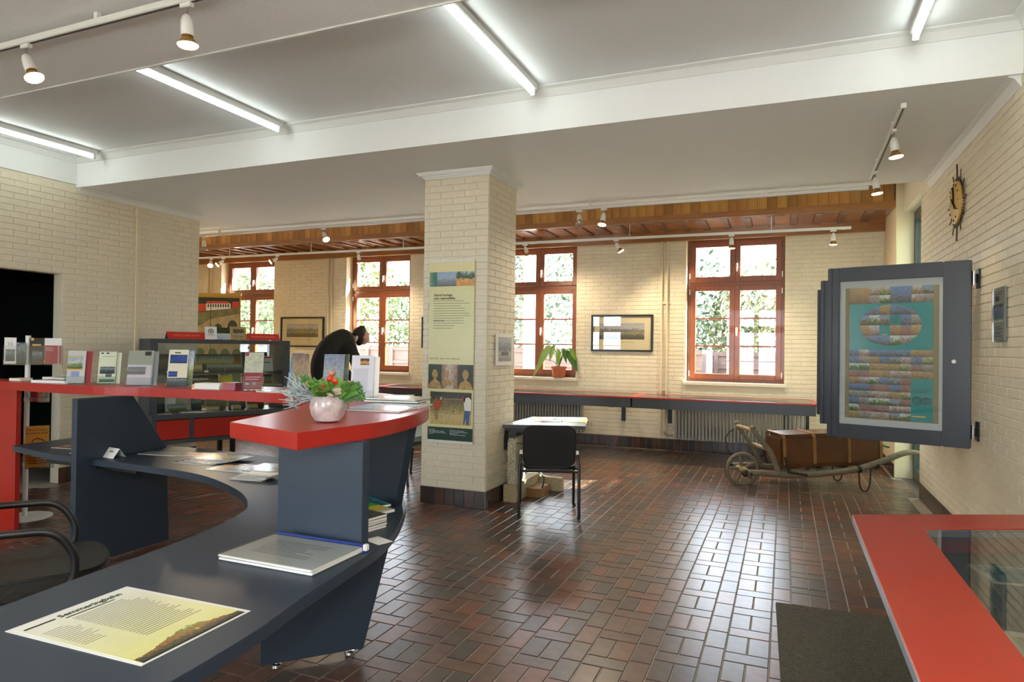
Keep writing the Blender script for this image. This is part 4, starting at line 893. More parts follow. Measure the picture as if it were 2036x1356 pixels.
radiator(-1.50, .30, 'long ribbed radiator behind the wooden wheelbarrow'); radiator(-4.62, -2.86, 'ribbed radiator behind the small writing desk'); radiator(-7.7, -6.0, 'ribbed radiator under the second window from the left')
# ---- heating pipes on the back wall
for x, lb in ((-1.70, 'pair of cream heating pipes right of the framed landscape'), (-7.85, 'pair of cream heating pipes left of the bending visitor'), (-10.85, 'pair of cream heating pipes behind the viaduct banner')):
    t = thing('heating_pipes', lb, 'pipe', (x, YB-.035, 0))
    for dx in (-.03, .05): MB().tube([(dx, 0, .2), (dx, 0, 3.12)], .014, 8).build('pipe', PLASTER, t, smooth=True)
    for z in (.9, 2.2): MB().box(-.055, .075, -.005, .026, z-.012, z+.012).build('clamp', PLASTER, t)
# ---- framed pictures
def framed(label, x, z, w_, h_, y=YB-.012):
    t = thing('framed_picture', label, 'picture', (x, y, z)); fb_ = mat('black_frame', '#20211f', .35)
    b = MB(); b.box(-w_/2, -w_/2+.03, -.03, .012, -h_/2, h_/2).box(w_/2-.03, w_/2, -.03, .012, -h_/2, h_/2).box(-w_/2+.03, w_/2-.03, -.03, .012, h_/2-.03, h_/2).box(-w_/2+.03, w_/2-.03, -.03, .012, -h_/2, -h_/2+.03); b.build('frame', fb_, t, bevel=.003)
    MB().box(-w_/2+.03, w_/2-.03, -.006, .004, -h_/2+.03, h_/2-.03).build('mount', mat('cream_mount', '#cbc19c', .7), t)
    MB().box(-w_*.365, w_*.365, -.0075, -.006, -h_*.17, h_*.27).build('print', pic('mountain_engraving', ((0, '#35341f'), (.25, '#4f4b30'), (.4, '#8d8560'), (.5, '#5c5a50'), (.62, '#77777a'), (.68, '#a9a9a4'), (1, '#9a9ca4')), 'Z', 5, .32), t)
    MB().box(-.2, .2, -.0075, -.006, -h_*.25, -h_*.24).build('caption', INKG, t)
    MB().box(-w_/2+.03, w_/2-.03, -.022, -.019, -h_/2+.03, h_/2-.03).build('glass', PANE, t)
framed('black-framed mountain landscape between the plant window and the rightmost window', -2.34, 1.745, .96, .57)
framed('black-framed mountain landscape left of the bending visitor', -8.48, 1.745, 1.02, .57)
framed('black-framed picture mostly hidden behind the brick column', -5.38, 1.745, .98, .54)
# ---- plant on the window sill
pl = thing('potted_plant', 'green leafy plant in a terracotta pot on the window sill', 'plant', (-3.36, 10.06, SZ))
MB().lathe([(.085, 0), (.115, .15), (.13, .15), (.13, .18), (.115, .18), (.10, .03)], 22).build('pot', mat('terracotta', '#b5613c', .6), pl, smooth=True)
MB().lathe([(.004, .16), (.112, .161)], 16).build('soil', mat('soil', '#2a2018', .9), pl)
LG = mat('yellow_green_leaf', '#6f9a2c', .4)  # brighter yellow-green for some of the leaves
rnd = random.Random(11)
for k, (dx, h_, L_, wd, m_) in enumerate(((-.22, .30, .2, .11, 0), (-.16, .34, .2, .12, 1), (-.27, .12, .22, .09, 1), (.17, .26, .16, .10, 2), (.22, .22, .2, .12, 2), (.02, .28, .14, .07, 0), (-.08, .36, .16, .09, 1), (.1, .3, .14, .08, 2), (.24, .3, .14, .08, 0))):
    b = MB(); top = Vector((dx*.8, -.03-.02*(k % 3), .17+h_)); b.tube(smoothcurve([(0, 0, .16), (dx*.3, -.01, .17+h_*.7), top], 4), .006, 6); b.build('stem', LEAFG[1], pl)
    b = MB(); leafmesh(b, top, Vector((dx, -.05, -.15)), L_, wd, 0, .9, Vector((0, -1, .3))); b.build('leaf', (LG, LEAFG[3], LEAFG[1])[m_], pl)

# ================================================================== COLUMN: banner, calendar, writing desk
po = thing('column_poster', 'tall pale yellow heritage poster hanging on the front of the brick column', 'poster', (-2.925, 5.541, .59))
PW, PH = .478, 1.735
MB().box(-PW/2, PW/2, -.003, .003, .02, PH-.015).build('sheet', pic('pale_yellow_poster', ((0, '#cfc98e'), (.5, '#d6d0a0'), (.7, '#cfcf9c'), (1, '#dcd29c')), 'Z', 3, .4, .35, .08), po)
MB().box(-PW/2-.004, PW/2+.004, -.008, .008, PH-.02, PH).build('top_rail', WMETAL, po); MB().box(-PW/2-.004, PW/2+.004, -.008, .008, 0, .022).build('bottom_rail', WMETAL, po)
def pv(v): return PH-v*PH
def pr_(nm, u0, u1, v0, v1, m, y=-.0036): return MB().box(-PW/2+PW*u0, -PW/2+PW*u1, y, -.003, pv(v1), pv(v0)).build(nm, m, po)
pr_('statue_print', .0, .17, .066, .145, pic('teal_statue', ((0, '#7d9a7a'), (.5, '#3c7a68'), (1, '#2c6a5c')), 'X', 4, .4)); pr_('city_print', .17, .6, .066, .145, pic('city_skyline', ((0, '#5a5f5c'), (.4, '#7d8890'), (.6, '#9ab0c4'), (1, '#8fa9c4')), 'Z', 8, .4)); pr_('desert_print', .6, 1.0, .066, .145, pic('dune_trees', ((0, '#c48a3c'), (.45, '#cf9f58'), (.55, '#2c3a1c'), (.8, '#3f5230'), (1, '#a9b8bc')), 'Z', 3, .5))
text(po, 'heading', 'Shared heritage,\njoint responsibility', .031, INK, (-PW/2+.05, -.0036, pv(.198)), (PI/2, 0, 0), bold=.0007)
b = MB()
for k in range(12):
    z = pv(.225+.0135*k); u1 = .93-random.uniform(0, .22)-(.3 if k in (10, 11) else 0)
    if k == 8: b.box(-PW/2+.045, -PW/2+.17, -.0036, -.003, z-.005, z+.005)
    b.box(-PW/2+(.045 if k != 8 else .18), -PW/2+PW*u1, -.0036, -.003, z-.0022, z+.0022)
b.build('text_lines', INKG, po)
text(po, 'slogan', 'world, we are merel', .030, INK, (-PW/2+.012, -.0036, pv(.545)), (PI/2, 0, 0), spacing=1.27)
gold = mat('stone_gold_print', '#a98a54', .5, noise=(30, .35))
for u0, u1, m in ((.0, .3, pic('dark_leaf_print', ((0, '#20301c'), (1, '#2f4428')), 'Z', 6, .5)), (.3, .66, pic('pink_stone_print', ((0, '#7d5a48'), (.5, '#c9b8a4'), (1, '#8a5a3c')), 'X', 5, .7)), (.66, 1.0, pic('dark_green_print', ((0, '#2a3320'), (1, '#1f2a1c')), 'Z', 6, .5))):
    pr_('stone_figure_print', u0, u1, .572, .705, m)
for u, sc_ in ((.15, 1), (.83, 1.05), (.42, .8)):
    b = MB(); cx = -PW/2+PW*u; cz = pv(.625)
    for (ex, ez, rx, rz_) in ((0, 0, .031, .044), (0, -.052, .016, .03), (0, -.125, .068, .07)):
        n0 = len(b.v); N = 18; b.v += [(cx+sc_*(ex+rx*math.cos(2*PI*q/N)), -.0039-.0001*abs(ez), cz+sc_*max(-.135, ez+rz_*math.sin(2*PI*q/N))) for q in range(N)]; b.f.append(tuple(range(n0, n0+N))); b.m.append(0)
    b.build('stone_head_print', gold, po)
pr_('dig_photo_print', .05, .97, .722, .90, pic('quarry_photo', ((0, '#b89c5a'), (.25, '#c4ab6c'), (.45, '#8a7a3c'), (.7, '#6b5a24'), (.85, '#2c2614'), (1, '#1c1a14')), 'Z', 7, .5))
def poly_print(nm, pts, m, y=-.0040):
    b = MB(); b.v = [(-PW/2+PW*u, y, pv(v)) for u, v in pts]; b.f = [tuple(range(len(pts)))]; b.m = [0]; return b.build(nm, m, po)
orange = mat('orange_shirt_print', '#a8441c', .5); khaki = mat('khaki_print', '#8a7a50', .5); denim = mat('denim_print', '#3a5a86', .5); skin_p = mat('dark_skin_print', '#5a3420', .5)
poly_print('worker_print', [(.13, .79), (.2, .765), (.3, .765), (.33, .785), (.28, .81), (.22, .825), (.14, .82)], orange); poly_print('worker_print', [(.13, .82), (.24, .82), (.23, .875), (.17, .875)], khaki); poly_print('worker_print', [(.27, .752), (.31, .75), (.32, .768), (.28, .772)], mat('white_helmet_print', '#c9b48c', .5))
poly_print('worker_print', [(.80, .755), (.9, .745), (.96, .76), (.96, .82), (.82, .82), (.8, .78)], PAPER); poly_print('worker_print', [(.82, .82), (.94, .82), (.92, .895), (.86, .895), (.85, .86), (.82, .893), (.79, .893)], denim); poly_print('worker_print', [(.84, .73), (.9, .727), (.91, .748), (.85, .75)], skin_p); poly_print('worker_print', [(.76, .745), (.84, .752), (.82, .775), (.77, .77)], orange)
pr_('plank_print', .35, .77, .757, .763, khaki, -.0042)
pr_('credit_band', .0, 1.0, .915, .985, mat('dark_green_band', '#12382f', .5))
for u, s in ((.03, 'ab ca. Athen\n1995, Angola Unesco, Angkor\n1996, Mangala, Borneo, Deutschl.\nIndia 70'), (.5, '1997, Athen, Angra Unesco,\nFlorence, Dortmund, Bad Aussee,\nPrado Germany\n1998, Unesco, Russian World')):
    text(po, 'credits', s, .0135, PAPER, (-PW/2+PW*u, -.0038, pv(.932)), (PI/2, 0, 0))
ca = thing('wall_calendar', 'small calendar sheet with an old viaduct engraving on the side of the column', 'calendar', (-2.545, 5.93, 1.48), PI/2)
MB().box(-.21, .21, -.004, .0, -.155, .155).build('sheet', PAPER, ca)
MB().box(-.15, .17, -.005, -.004, -.115, .12).build('print', pic('viaduct_engraving', ((0, '#8d8d86'), (.3, '#b5b5ac'), (.5, '#6d7270'), (.7, '#8f989c'), (.85, '#aeb4b4'), (1, '#a0a6a6')), 'Z', 4, .5), ca)
b = MB()
for k in range(7): b.box(-.075+.025*k, -.062+.025*k, -.0056, -.005, -.06, -.025)
b.build('arch_print', INK, ca); MB().tube([(0, -.004, .17), (0, .006, .17)], .006, 8).build('pin', STEEL, ca)
wd = thing('writing_desk', 'small grey writing desk fixed to the side of the brick column', 'desk')
MB().prism([(-2.545, 5.925), (-1.79, 6.18), (-2.0, 6.96), (-2.545, 6.75)], .722, .75).build('top', mat('light_grey_laminate', '#b9bec4', .25), wd, bevel=.002)
MB().prism([(-2.545, 5.920), (-1.785, 6.176), (-1.995, 6.965), (-2.545, 6.755)], .715, .7465).build('edge_band', GREYD, wd)
for (x, y) in ((-2.49, 5.98), (-2.49, 6.17)):
    b = MB(); b.bar((-2.545, y, .50), (-2.545+.02, y, .71), .04, .012); b.bar((-2.54, y, .70), (-2.1, y+.14, .70), .04, .03); b.bar((-2.535, y, .53), (-2.44, y+.03, .70), .012, .05); b.build('bracket', BLACKM, wd)
MB().tube(smoothcurve([(-2.46, 5.99, .62), (-2.43, 5.97, .58), (-2.40, 6.02, .56), (-2.38, 6.1, .55)], 5), .004, 6).build('cable', BLACKP, wd)
MB().box(-2.40, -2.02, 6.30, 6.34, .42, .70).build('modesty_panel', GREYD, wd)
flat_book('yellow-bordered magazine on the right of the writing desk', (-1.98, 6.53, .75), math.radians(12), .20, .27, .012, pic('yellow_border_cover', ((0, '#d2a51c'), (.3, '#cfa020'), (.34, '#7d8a6c'), (.7, '#5a6a58'), (.74, '#d2a51c'), (1, '#d2a51c')), 'X', 3, .05, .35, .3), 'magazine', name='magazine')
flat_book('white sheet of paper lying on the writing desk', (-2.26, 6.45, .75), math.radians(18), .30, .21, .001, PAPER, 'paper', name='paper_sheet')
flat_book('black folded pamphlet lying on the writing desk', (-2.20, 6.36, .752), math.radians(16), .2, .08, .006, BLACKP, 'pamphlet', name='pamphlet')
flat_book('green leaflet lying at the back of the writing desk', (-2.17, 6.63, .75), math.radians(-10), .17, .10, .005, mat('vivid_green_print', '#2f7a1c', .4), 'leaflet', name='leaflet')
flat_book('pale blue leaflet under the yellow-bordered magazine', (-2.08, 6.45, .75), math.radians(20), .2, .12, .001, C_SKY, 'leaflet', name='leaflet')
# ---- visitor chairs
def rrect(w_, h_, r, n=6):
    P = []
    for cx, cy, a0 in ((w_/2-r, h_/2-r, 0), (-w_/2+r, h_/2-r, PI/2), (-w_/2+r, -h_/2+r, PI), (w_/2-r, -h_/2+r, 1.5*PI)):
        P += [(cx+r*math.cos(a0+PI/2*k/n), cy+r*math.sin(a0+PI/2*k/n)) for k in range(n+1)]
    return P
def visitor_chair(label, loc, rz):
    t = thing('visitor_chair', label, 'chair', loc, rz)   # local +y = the way the sitter faces
    o_ = MB().prism(rrect(.47, .38, .08), -.022, .022).build('backrest', BLACKF, t, (0, -.21, .63), (math.radians(100), 0, 0), smooth=True, bevel=.014, seg=3)
    MB().prism(rrect(.36, .27, .06), -.004, .004).build('back_shell_panel', BLACKP, t, (0, -.235, .645), (math.radians(100), 0, 0), bevel=.003)
    MB().tbox((.15, .006, .03), Matrix.Translation((0, -.247, .685)) @ Matrix.Rotation(math.radians(10), 4, 'X')).build('grip_recess', BLACKM, t)
    MB().prism(rrect(.47, .44, .08), .415, .465).build('seat', BLACKF, t, (0, .03, 0), None, smooth=True, bevel=.018, seg=3)
    for s in (-1, 1):
        MB().tube([(s*.265, -.26, .012), (s*.262, -.235, .45), (s*.25, -.20, .56)], .0135, 10).build('rear_leg', BLACKM, t, smooth=True)
        MB().tube([(s*.255, .24, .012), (s*.25, .19, .40), (s*.235, .10, .41)], .0135, 10).build('front_leg', BLACKM, t, smooth=True)
        MB().tube([(s*.262, -.235, .41), (s*.245, .2, .41)], .012, 8).build('side_rail', BLACKM, t, smooth=True)
        MB().tube([(s*.25, -.203, .553), (s*.246, -.19, .585)], .0165, 10).build('end_cap', WMETAL, t, smooth=True)
        for y in (-.26, .24): MB().lathe([(.015, 0), (.016, .02)], 10, (s*.262, y, 0)).build('foot_cap', BLACKP, t)
    MB().tube([(-.25, -.23, .41), (.25, -.23, .41)], .012, 8).build('cross_rail', BLACKM, t, smooth=True)
    return t
visitor_chair('black visitor chair standing in front of the writing desk', (-2.01, 5.745, 0), math.radians(21.7))
visitor_chair('black visitor chair half hidden behind the red counter end', (-3.90, 6.42, 0), math.radians(75))
# ---- stone sample on timber base
st = thing('stone_sample', 'rough pitted white stone slab standing beside the column', 'stone', (-2.47, 6.10, .172), math.radians(4))
sb_ = MB(); sb_.box(-.035, .045, -.16, .16, 0, .44); so_ = sb_.build('slab', mat('pitted_limestone', '#c9c2a8', .8, noise=(60, .45), bump=(45, 1.0)), st)
bm = bmesh.new(); bm.from_mesh(so_.data); bmesh.ops.subdivide_edges(bm, edges=bm.edges[:], cuts=9, use_grid_fill=True); rr = random.Random(5)
for v in bm.verts: v.co += Vector((rr.uniform(-.008, .008), rr.uniform(-.006, .006), rr.uniform(-.006, .006) if v.co.z > .02 else 0))
bm.to_mesh(so_.data); bm.free()
MB().tube([(-.045, -.1, .36), (-.06, -.12, .42)], .004, 6).build('wire_eye', BLACKM, st)
tb = thing('timber_base', 'pale squared timber beams lying at the foot of the column', 'timber', (-2.47, 6.31, 0), math.radians(1))
tim = mat('pale_timber', '#b7a684', .7, noise=(5, .2, (10, 1, 10)))
MB().box(-.065, .065, -.40, .38, 0, .17).build('long_beam', tim, tb, bevel=.006); MB().box(.065, .32, .26, .36, 0, .14).build('cross_beam', tim, tb, bevel=.006); MB().box(.065, .22, -.1, .2, 0, .09).build('inner_block', mat('brown_timber', '#8d6b3c', .7), tb, bevel=.004)
MB().tube(smoothcurve([(.04, .3, .2), (.06, .22, .21), (.2, .02, .2), (.22, -.02, .14), (.21, -.03, .09)], 4), .008, 6).build('iron_strap', BLACKM, tb)

# ================================================================== WHEELBARROW + TRUNK
ba = math.atan2(.404, .915)
wbw = thing('wheelbarrow', 'old grey wooden wheelbarrow with a spoked wheel and curved handles', 'wheelbarrow', (-.44, 7.80, 0), ba)
OLD = mat('weathered_wood', '#736953', .7, noise=(6, .25, (2, 10, 10)), bump=(40, .3)); OLDY = mat('worn_yellow_wood', '#8a7648', .65, noise=(6, .2)); IRON = mat('old_iron', '#3c3429', .6, .6)
r0 = .172
MB().tube([(r0*math.cos(2*PI*k/28), 0, r0+.004+r0*math.sin(2*PI*k/28)) for k in range(28)], .022, 8, closed=True).build('wheel_rim', OLD, wbw, smooth=True)
MB().tube([((r0+.018)*math.cos(2*PI*k/28), 0, r0+.004+(r0+.0)*math.sin(2*PI*k/28)) for k in range(28)], .008, 6, closed=True).build('iron_tyre', IRON, wbw, smooth=True)
for k in range(5):
    a = 2*PI*k/5+.5; MB().tube([(.03*math.cos(a), 0, r0+.004+.03*math.sin(a)), (.155*math.cos(a), 0, r0+.004+.155*math.sin(a))], [.02, .015], 8).build('spoke', OLD, wbw, smooth=True)
MB().tube([(0, -.16, r0), (0, -.13, r0), (0, 0, r0), (0, .1, r0), (0, .14, r0)], [.03, .035, .045, .035, .03], 12).build('hub', OLDY, wbw, smooth=True)
MB().tube([(0, -.27, r0), (0, .27, r0)], .014, 8).build('axle', IRON, wbw, smooth=True)
for s in (-1, 1):
    pts = smoothcurve([(-.05, s*.23, .175), (.12, s*.24, .18), (.45, s*.255, .165), (.85, s*.27, .195), (1.15, s*.285, .245), (1.42, s*.30, .335), (1.62, s*.305, .415), (1.74, s*.305, .43), (1.84, s*.305, .405)], 6)
    rr_ = [.034 if q < len(pts)*.62 else .034-.010*(q-len(pts)*.62)/(len(pts)*.38) for q in range(len(pts))]
    MB().tube(pts, rr_, 10).build('shaft', OLD, wbw, smooth=True)
    MB().tube([(.30, s*.25, .19), (.22, s*.245, .40), (.02, s*.235, .655)], [.032, .03, .026], 8).build('post', OLD, wbw, smooth=True)
    MB().ball((.02, s*.235, .665), .034, 10, 0, (1, 1, .8)).build('post_head', OLD, wbw, smooth=True)
    MB().tube(smoothcurve([(1.16, s*.285, .22), (1.17, s*.285, .08), (1.20, s*.285, .012), (1.25, s*.285, .012), (1.28, s*.285, .08), (1.29, s*.285, .25)], 4), .008, 6).build('iron_rest', IRON, wbw, smooth=True)
    MB().tube([(.36, s*.285, .36), (.40, s*.285, .20), (.60, s*.285, .17)], .016, 6).build('iron_brace', IRON, wbw, smooth=True)
    for x in (1.14, 1.33): MB().tube([(x, s*.29+.0, .24+.25*(x-1.14)), (x+.03, s*.29, .245+.25*(x-1.14))], .042, 10).build('iron_band', IRON, wbw, smooth=True)
    MB().ball((-.05, s*.23, .175), .04, 10).build('shaft_end', IRON, wbw, smooth=True)
MB().tube([(.02, -.235, .635), (.02, .235, .635)], .023, 10).build('top_bar', OLDY, wbw, smooth=True); MB().tube([(.20, -.245, .43), (.20, .245, .43)], .022, 10).build('middle_bar', OLDY, wbw, smooth=True)
for x in (.5, .8, 1.1): MB().box(x-.05, x+.05, -.24, .24, .20+.03*max(0, x-.7), .222+.03*max(0, x-.7)).build('slat', OLD, wbw)
MB().tube(smoothcurve([(-.0, .26, .6), (-.09, .27, .5), (-.07, .27, .36), (.0, .26, .27)], 5), .006, 6).build('rope', IRON, wbw)
tk = thing('travel_trunk', 'old brown travel trunk with wooden ribs lying on the wheelbarrow', 'trunk')
tk.matrix_world = Matrix.Translation((-.44, 7.80, .225)) @ Matrix.Rotation(ba, 4, 'Z') @ Matrix.Translation((.36, 0, .0)) @ Matrix.Rotation(math.radians(-2.5), 4, 'Y')
LTH = mat('brown_leather', '#5a371b', .35, noise=(5, .25), coat=.1); RIB = mat('ochre_wood_rib', '#8a6230', .5, noise=(8, .2))
MB().box(0, 1.12, -.215, .235, 0, .36).build('body', LTH, tk, smooth=True, bevel=.045, seg=4)
for x in (.03, .36, .74, 1.09):
    b = MB(); b.box(x-.017, x+.017, -.222, -.212, .04, .33).box(x-.017, x+.017, .232, .242, .04, .33).box(x-.017, x+.017, -.19, .21, .355, .369); b.bar((x, -.218, .325), (x, -.185, .362), .034, .010, 0, (0, -1, 1)); b.bar((x, .238, .325), (x, .205, .362), .034, .010, 0, (0, 1, 1)); b.build('rib', RIB, tk, bevel=.003)

# ================================================================== SWINGING DISPLAY FRAMES on the right wall
FR = mat('charcoal_frame', '#21252d', .35); MNT = mat('grey_mount', '#a9b0ae', .6)
def clip_ellipse(poly, cx, cz, rx, rz_, N=28):
    E = [(cx+rx*math.cos(2*PI*k/N), cz+rz_*math.sin(2*PI*k/N)) for k in range(N)]; out = poly
    for k in range(N):
        a, b = E[k], E[(k+1) % N]; inp = out; out = []
        side = lambda p: (b[0]-a[0])*(p[1]-a[1])-(b[1]-a[1])*(p[0]-a[0])
        for q in range(len(inp)):
            p0, p1 = inp[q], inp[(q+1) % len(inp)]; s0, s1 = side(p0), side(p1)
            if s0 >= 0: out.append(p0)
            if s0*s1 < 0: t = s0/(s0-s1); out.append((p0[0]+(p1[0]-p0[0])*t, p0[1]+(p1[1]-p0[1])*t))
        if len(out) < 3: return []
    return out
PH_ = [pic('ph_%d' % i, st_, 'Z', 10, .95, .3) for i, st_ in enumerate((((0, '#33321f'), (.4, '#5f5d3c'), (.6, '#77838a'), (1, '#6a84a4')), ((0, '#5a4a3a'), (.5, '#8a7a64'), (1, '#a9aeb0')), ((0, '#2c3f1c'), (.5, '#4f6a2c'), (.7, '#9aa88c'), (1, '#b5c0c8')), ((0, '#5f4c2c'), (.5, '#8a7244'), (1, '#a08a5c')), ((0, '#343a42'), (.4, '#525f6e'), (1, '#5878a4')), ((0, '#5a4434'), (.5, '#8a5a3c'), (1, '#6a727a')), ((0, '#4a4a40'), (.5, '#77756a'), (1, '#94948c')), ((0, '#343c1a'), (.4, '#6f7434'), (.7, '#8f9370'), (1, '#b0b4a6'))))]
TEAL = mat('teal_print', '#0f7f80', .22, coat=.5)
def display_frame(label, hx, hy, lx, ly, front=True):
    W_ = math.hypot(lx-hx, ly-hy); a = math.atan2(hy-ly, hx-lx); z0, z1 = .82, 2.17; h_ = z1-z0
    t = thing('poster_case', label, 'poster case', (lx, ly, z0), a)   # local x from free edge (0) to hinge edge (W_), -y towards the camera
    b = MB(); fw, rw_ = .085, .17
    b.box(0, fw, -.03, .03, 0, h_).box(W_-rw_, W_, -.03, .03, 0, h_).box(fw, W_-rw_, -.03, .03, h_-.11, h_).box(fw, W_-rw_, -.03, .03, 0, .11); b.build('frame', FR, t, bevel=.006)
    b = MB(); b.box(0, .035, -.042, .042, 0, h_); b.build('edge_profile', FR, t, bevel=.006)
    MB().box(fw, W_-rw_, -.006, .006, .11, h_-.11).build('mount', MNT, t)
    MB().box(fw, W_-rw_, -.024, -.020, .11, h_-.11).build('glass', PANE, t)
    MB().tube([(W_-.10, -.03, h_*.46), (W_-.10, -.037, h_*.46)], .014, 14).build('lock', CHROME, t, smooth=True)
    if front:
        u0, u1, v0, v1 = .155, W_-rw_-.06, .165, h_-.165; w2, h2 = u1-u0, v1-v0
        MB().box(u0-.03, u1+.035, -.0075, -.006, v0-.005, v1).build('backing', mat('olive_backing', '#7d7656', .6), t)
        MB().box(u0, u1, -.009, -.0076, v0, v1).build('poster', TEAL, t)
        rp_ = random.Random(4)
        def cell(c0, c1, r0_, r1_, m=None, y=-.0096, ell=None):
            pts = [(u0+w2*c0, v1-h2*r1_), (u0+w2*c1, v1-h2*r1_), (u0+w2*c1, v1-h2*r0_), (u0+w2*c0, v1-h2*r0_)]
            if ell: pts = clip_ellipse(pts, *ell)
            if len(pts) < 3: return
            b = MB(); b.v = [(x, y, z) for x, z in pts]; b.f = [tuple(range(len(pts)))]; b.m = [0]; b.build('photo_print', m or rp_.choice(PH_), t)
        for c in ((0, .25), (.5, .75)): cell(c[0], c[1], 0, .125)
        for c0 in (.25, .375, .75, .875):
            for r_ in (0, .0625): cell(c0, c0+.125, r_, r_+.0625)
        E_ = (u0+w2*.5, v1-h2*.29, w2*.37, h2*.155)
        for i in range(6):
            for j in range(4):
                m = TEAL if (i, j) in ((3, 1), (2, 2)) else None
                cell(.125*(i+1), .125*(i+2), .135+.0775*j, .135+.0775*(j+1), m, -.0096, E_)
        rows = [.475+.0525*k for k in range(11)]
        for r_ in range(10):
            for c in range(4):
                if c == 3 and r_ > 3: continue
                if rp_.random() < .55:
                    cell(.25*c, .25*c+.125, rows[r_], rows[r_+1]); cell(.25*c+.125, .25*c+.25, rows[r_], rows[r_+1])
                else: cell(.25*c, .25*c+.25, rows[r_], rows[r_+1])
        b = MB()
        for k in range(3): b.box(u0+w2*.77, u0+w2*(.97-.02*k), -.0098, -.009, v1-h2*(.765+.012*k)-.002, v1-h2*(.765+.012*k)+.002)
        for k in range(4): b.box(u0+w2*.52, u0+w2*.60, -.0101, -.0096, v1-h2*(.235+.014*k)-.002, v1-h2*(.235+.014*k)+.002)
        b.build('text_lines', mat('dark_teal_ink', '#06383c', .5), t)
        MB().box(u0+w2*.77, u0+w2*.92, -.0098, -.009, v0+.035, v0+.043).box(u0+w2*.40, u0+w2*.47, -.0101, -.0096, v1-h2*.362, v1-h2*.357).build('yellow_rule', YELP, t)
        dk_ = mat('dark_teal_ink', '#06383c', .5); ec = (u0+w2*.815, v1-h2*.845)
        b = MB(); b.tube([(ec[0]+.028*math.cos(2*PI*k/20), -.0098, ec[1]+.028*math.sin(2*PI*k/20)) for k in range(20)], .003, 4, closed=True); b.tube([(ec[0]+.017*math.cos(PI/2*k), -.0098, ec[1]+.017*math.sin(PI/2*k)) for k in range(4)], .003, 4, closed=True); b.build('round_emblem', dk_, t)
        ec = (u0+w2*.925, v1-h2*.845); b = MB()
        for k in range(6): b.box(ec[0]-.026+.01*k, ec[0]-.021+.01*k, -.0098, -.009, ec[1]-.015, ec[1]+.012)
        b.box(ec[0]-.032, ec[0]+.032, -.0098, -.009, ec[1]-.024, ec[1]-.017); b.v += [(ec[0]-.034, -.0098, ec[1]+.014), (ec[0]+.034, -.0098, ec[1]+.014), (ec[0], -.0098, ec[1]+.03)]; b.f.append((len(b.v)-3, len(b.v)-2, len(b.v)-1)); b.m.append(0); b.build('temple_emblem', dk_, t)
    else:
        MB().box(.15, W_-rw_-.06, -.0075, -.006, .17, h_-.17).build('poster', C_SKY, t)
    Mi = Matrix.Translation((lx, ly, z0)) @ Matrix.Rotation(a, 4, 'Z')
    for z in (.12, h_-.13):
        wl_ = Mi.inverted() @ Vector((XR-.012, hy+.06, z0+z))
        b = MB(); b.tbox((.012, .07, .14), Matrix.Translation((wl_.x, wl_.y, z)) @ Matrix.Rotation(-a, 4, 'Z')); b.build('wall_plate', BLACKM, t)
        b = MB(); b.tube([(W_+.012, 0, z-.05), (W_+.012, 0, z+.05)], .012, 10); b.build('hinge_pin', CHROME, t, smooth=True)
        MB().bar((W_+.012, 0, z), (wl_.x, wl_.y, z), .03, .06).build('hinge_arm', BLACKM, t)
display_frame('nearest charcoal display frame on the right wall with a teal heritage poster', 1.225, 5.62, .32, 5.92)
display_frame('middle charcoal display frame on the right wall, mostly hidden by the nearest one', 1.225, 6.63, .312, 6.93, False)
display_frame('farthest charcoal display frame on the right wall, only its edge showing', 1.225, 7.58, .325, 7.92, False)
# ---- sunburst clock, plaque
ck = thing('wall_clock', 'golden sunburst clock with metal rays high on the right brick wall', 'clock', (XR-.012, 6.27, 2.715), -PI/2)   # local -y... points into the room
GOLD = mat('pale_gold_face', '#c9a558', .4, 0); DKM = mat('dark_brass', '#5a5040', .35, .8)
MB().lathe([(.165, 0), (.175, .008), (.172, .03), (.16, .034), (.003, .036)], 40, (0, 0, 0), 0, Matrix.Rotation(PI/2, 4, 'X')).build('face', GOLD, ck, smooth=True)
rc = random.Random(2)
for k in range(48):
    a = 2*PI*k/48; L_ = .31 if k % 12 == 0 else (.275 if k % 4 == 0 else .205); sd = math.sin(a), math.cos(a)
    MB().bar((sd[0]*.165, -.012, sd[1]*.165), (sd[0]*L_, -.016, sd[1]*L_), .006, .012 if k % 4 == 0 else .008).build('ray', DKM, ck)
for (ang_, L_, wd_) in ((PI*.72, .10, .018), (PI*1.72, .06, .02), (-.1, .13, .01)):
    MB().bar((0, -.040, 0), (math.sin(ang_)*L_, -.042, math.cos(ang_)*L_), .003, wd_, 0, (0, -1, 0) if False else (0, 1, 0)).build('hand', BLACKM, ck)
for k in range(12):
    a = 2*PI*k/12; MB().bar((math.sin(a)*.135, -.037, math.cos(a)*.135), (math.sin(a)*.155, -.037, math.cos(a)*.155), .003, .008, 0, (0, 1, 0)).build('hour_mark', DKM, ck)
MB().ball((0, -.044, 0), .01, 8).build('hub', BLACKM, ck)
pq = thing('wall_plaque', 'narrow grey plaque with a small dark picture on the right wall', 'plaque', (XR-.012, 5.135, 1.755), -PI/2)
MB().box(-.125, .125, -.012, .0, -.175, .175).build('board', mat('grey_plaque', '#74776f', .4), pq, bevel=.003)
MB().box(-.11, .10, -.014, -.012, -.05, .065).build('picture', pic('plaque_photo', ((0, '#b9b9b0'), (.2, '#3f5a3c'), (.5, '#34507a'), (.7, '#6a6a70'), (1, '#182420')), 'Z', 3, .3), pq)
MB().box(-.132, -.124, -.016, .0, -.175, .175).build('steel_edge', CHROME, pq)
text(pq, 'lettering', '1854', .05, INK, (-.085, -.0132, .085), (PI/2, 0, 0), bold=.001)
b = MB()
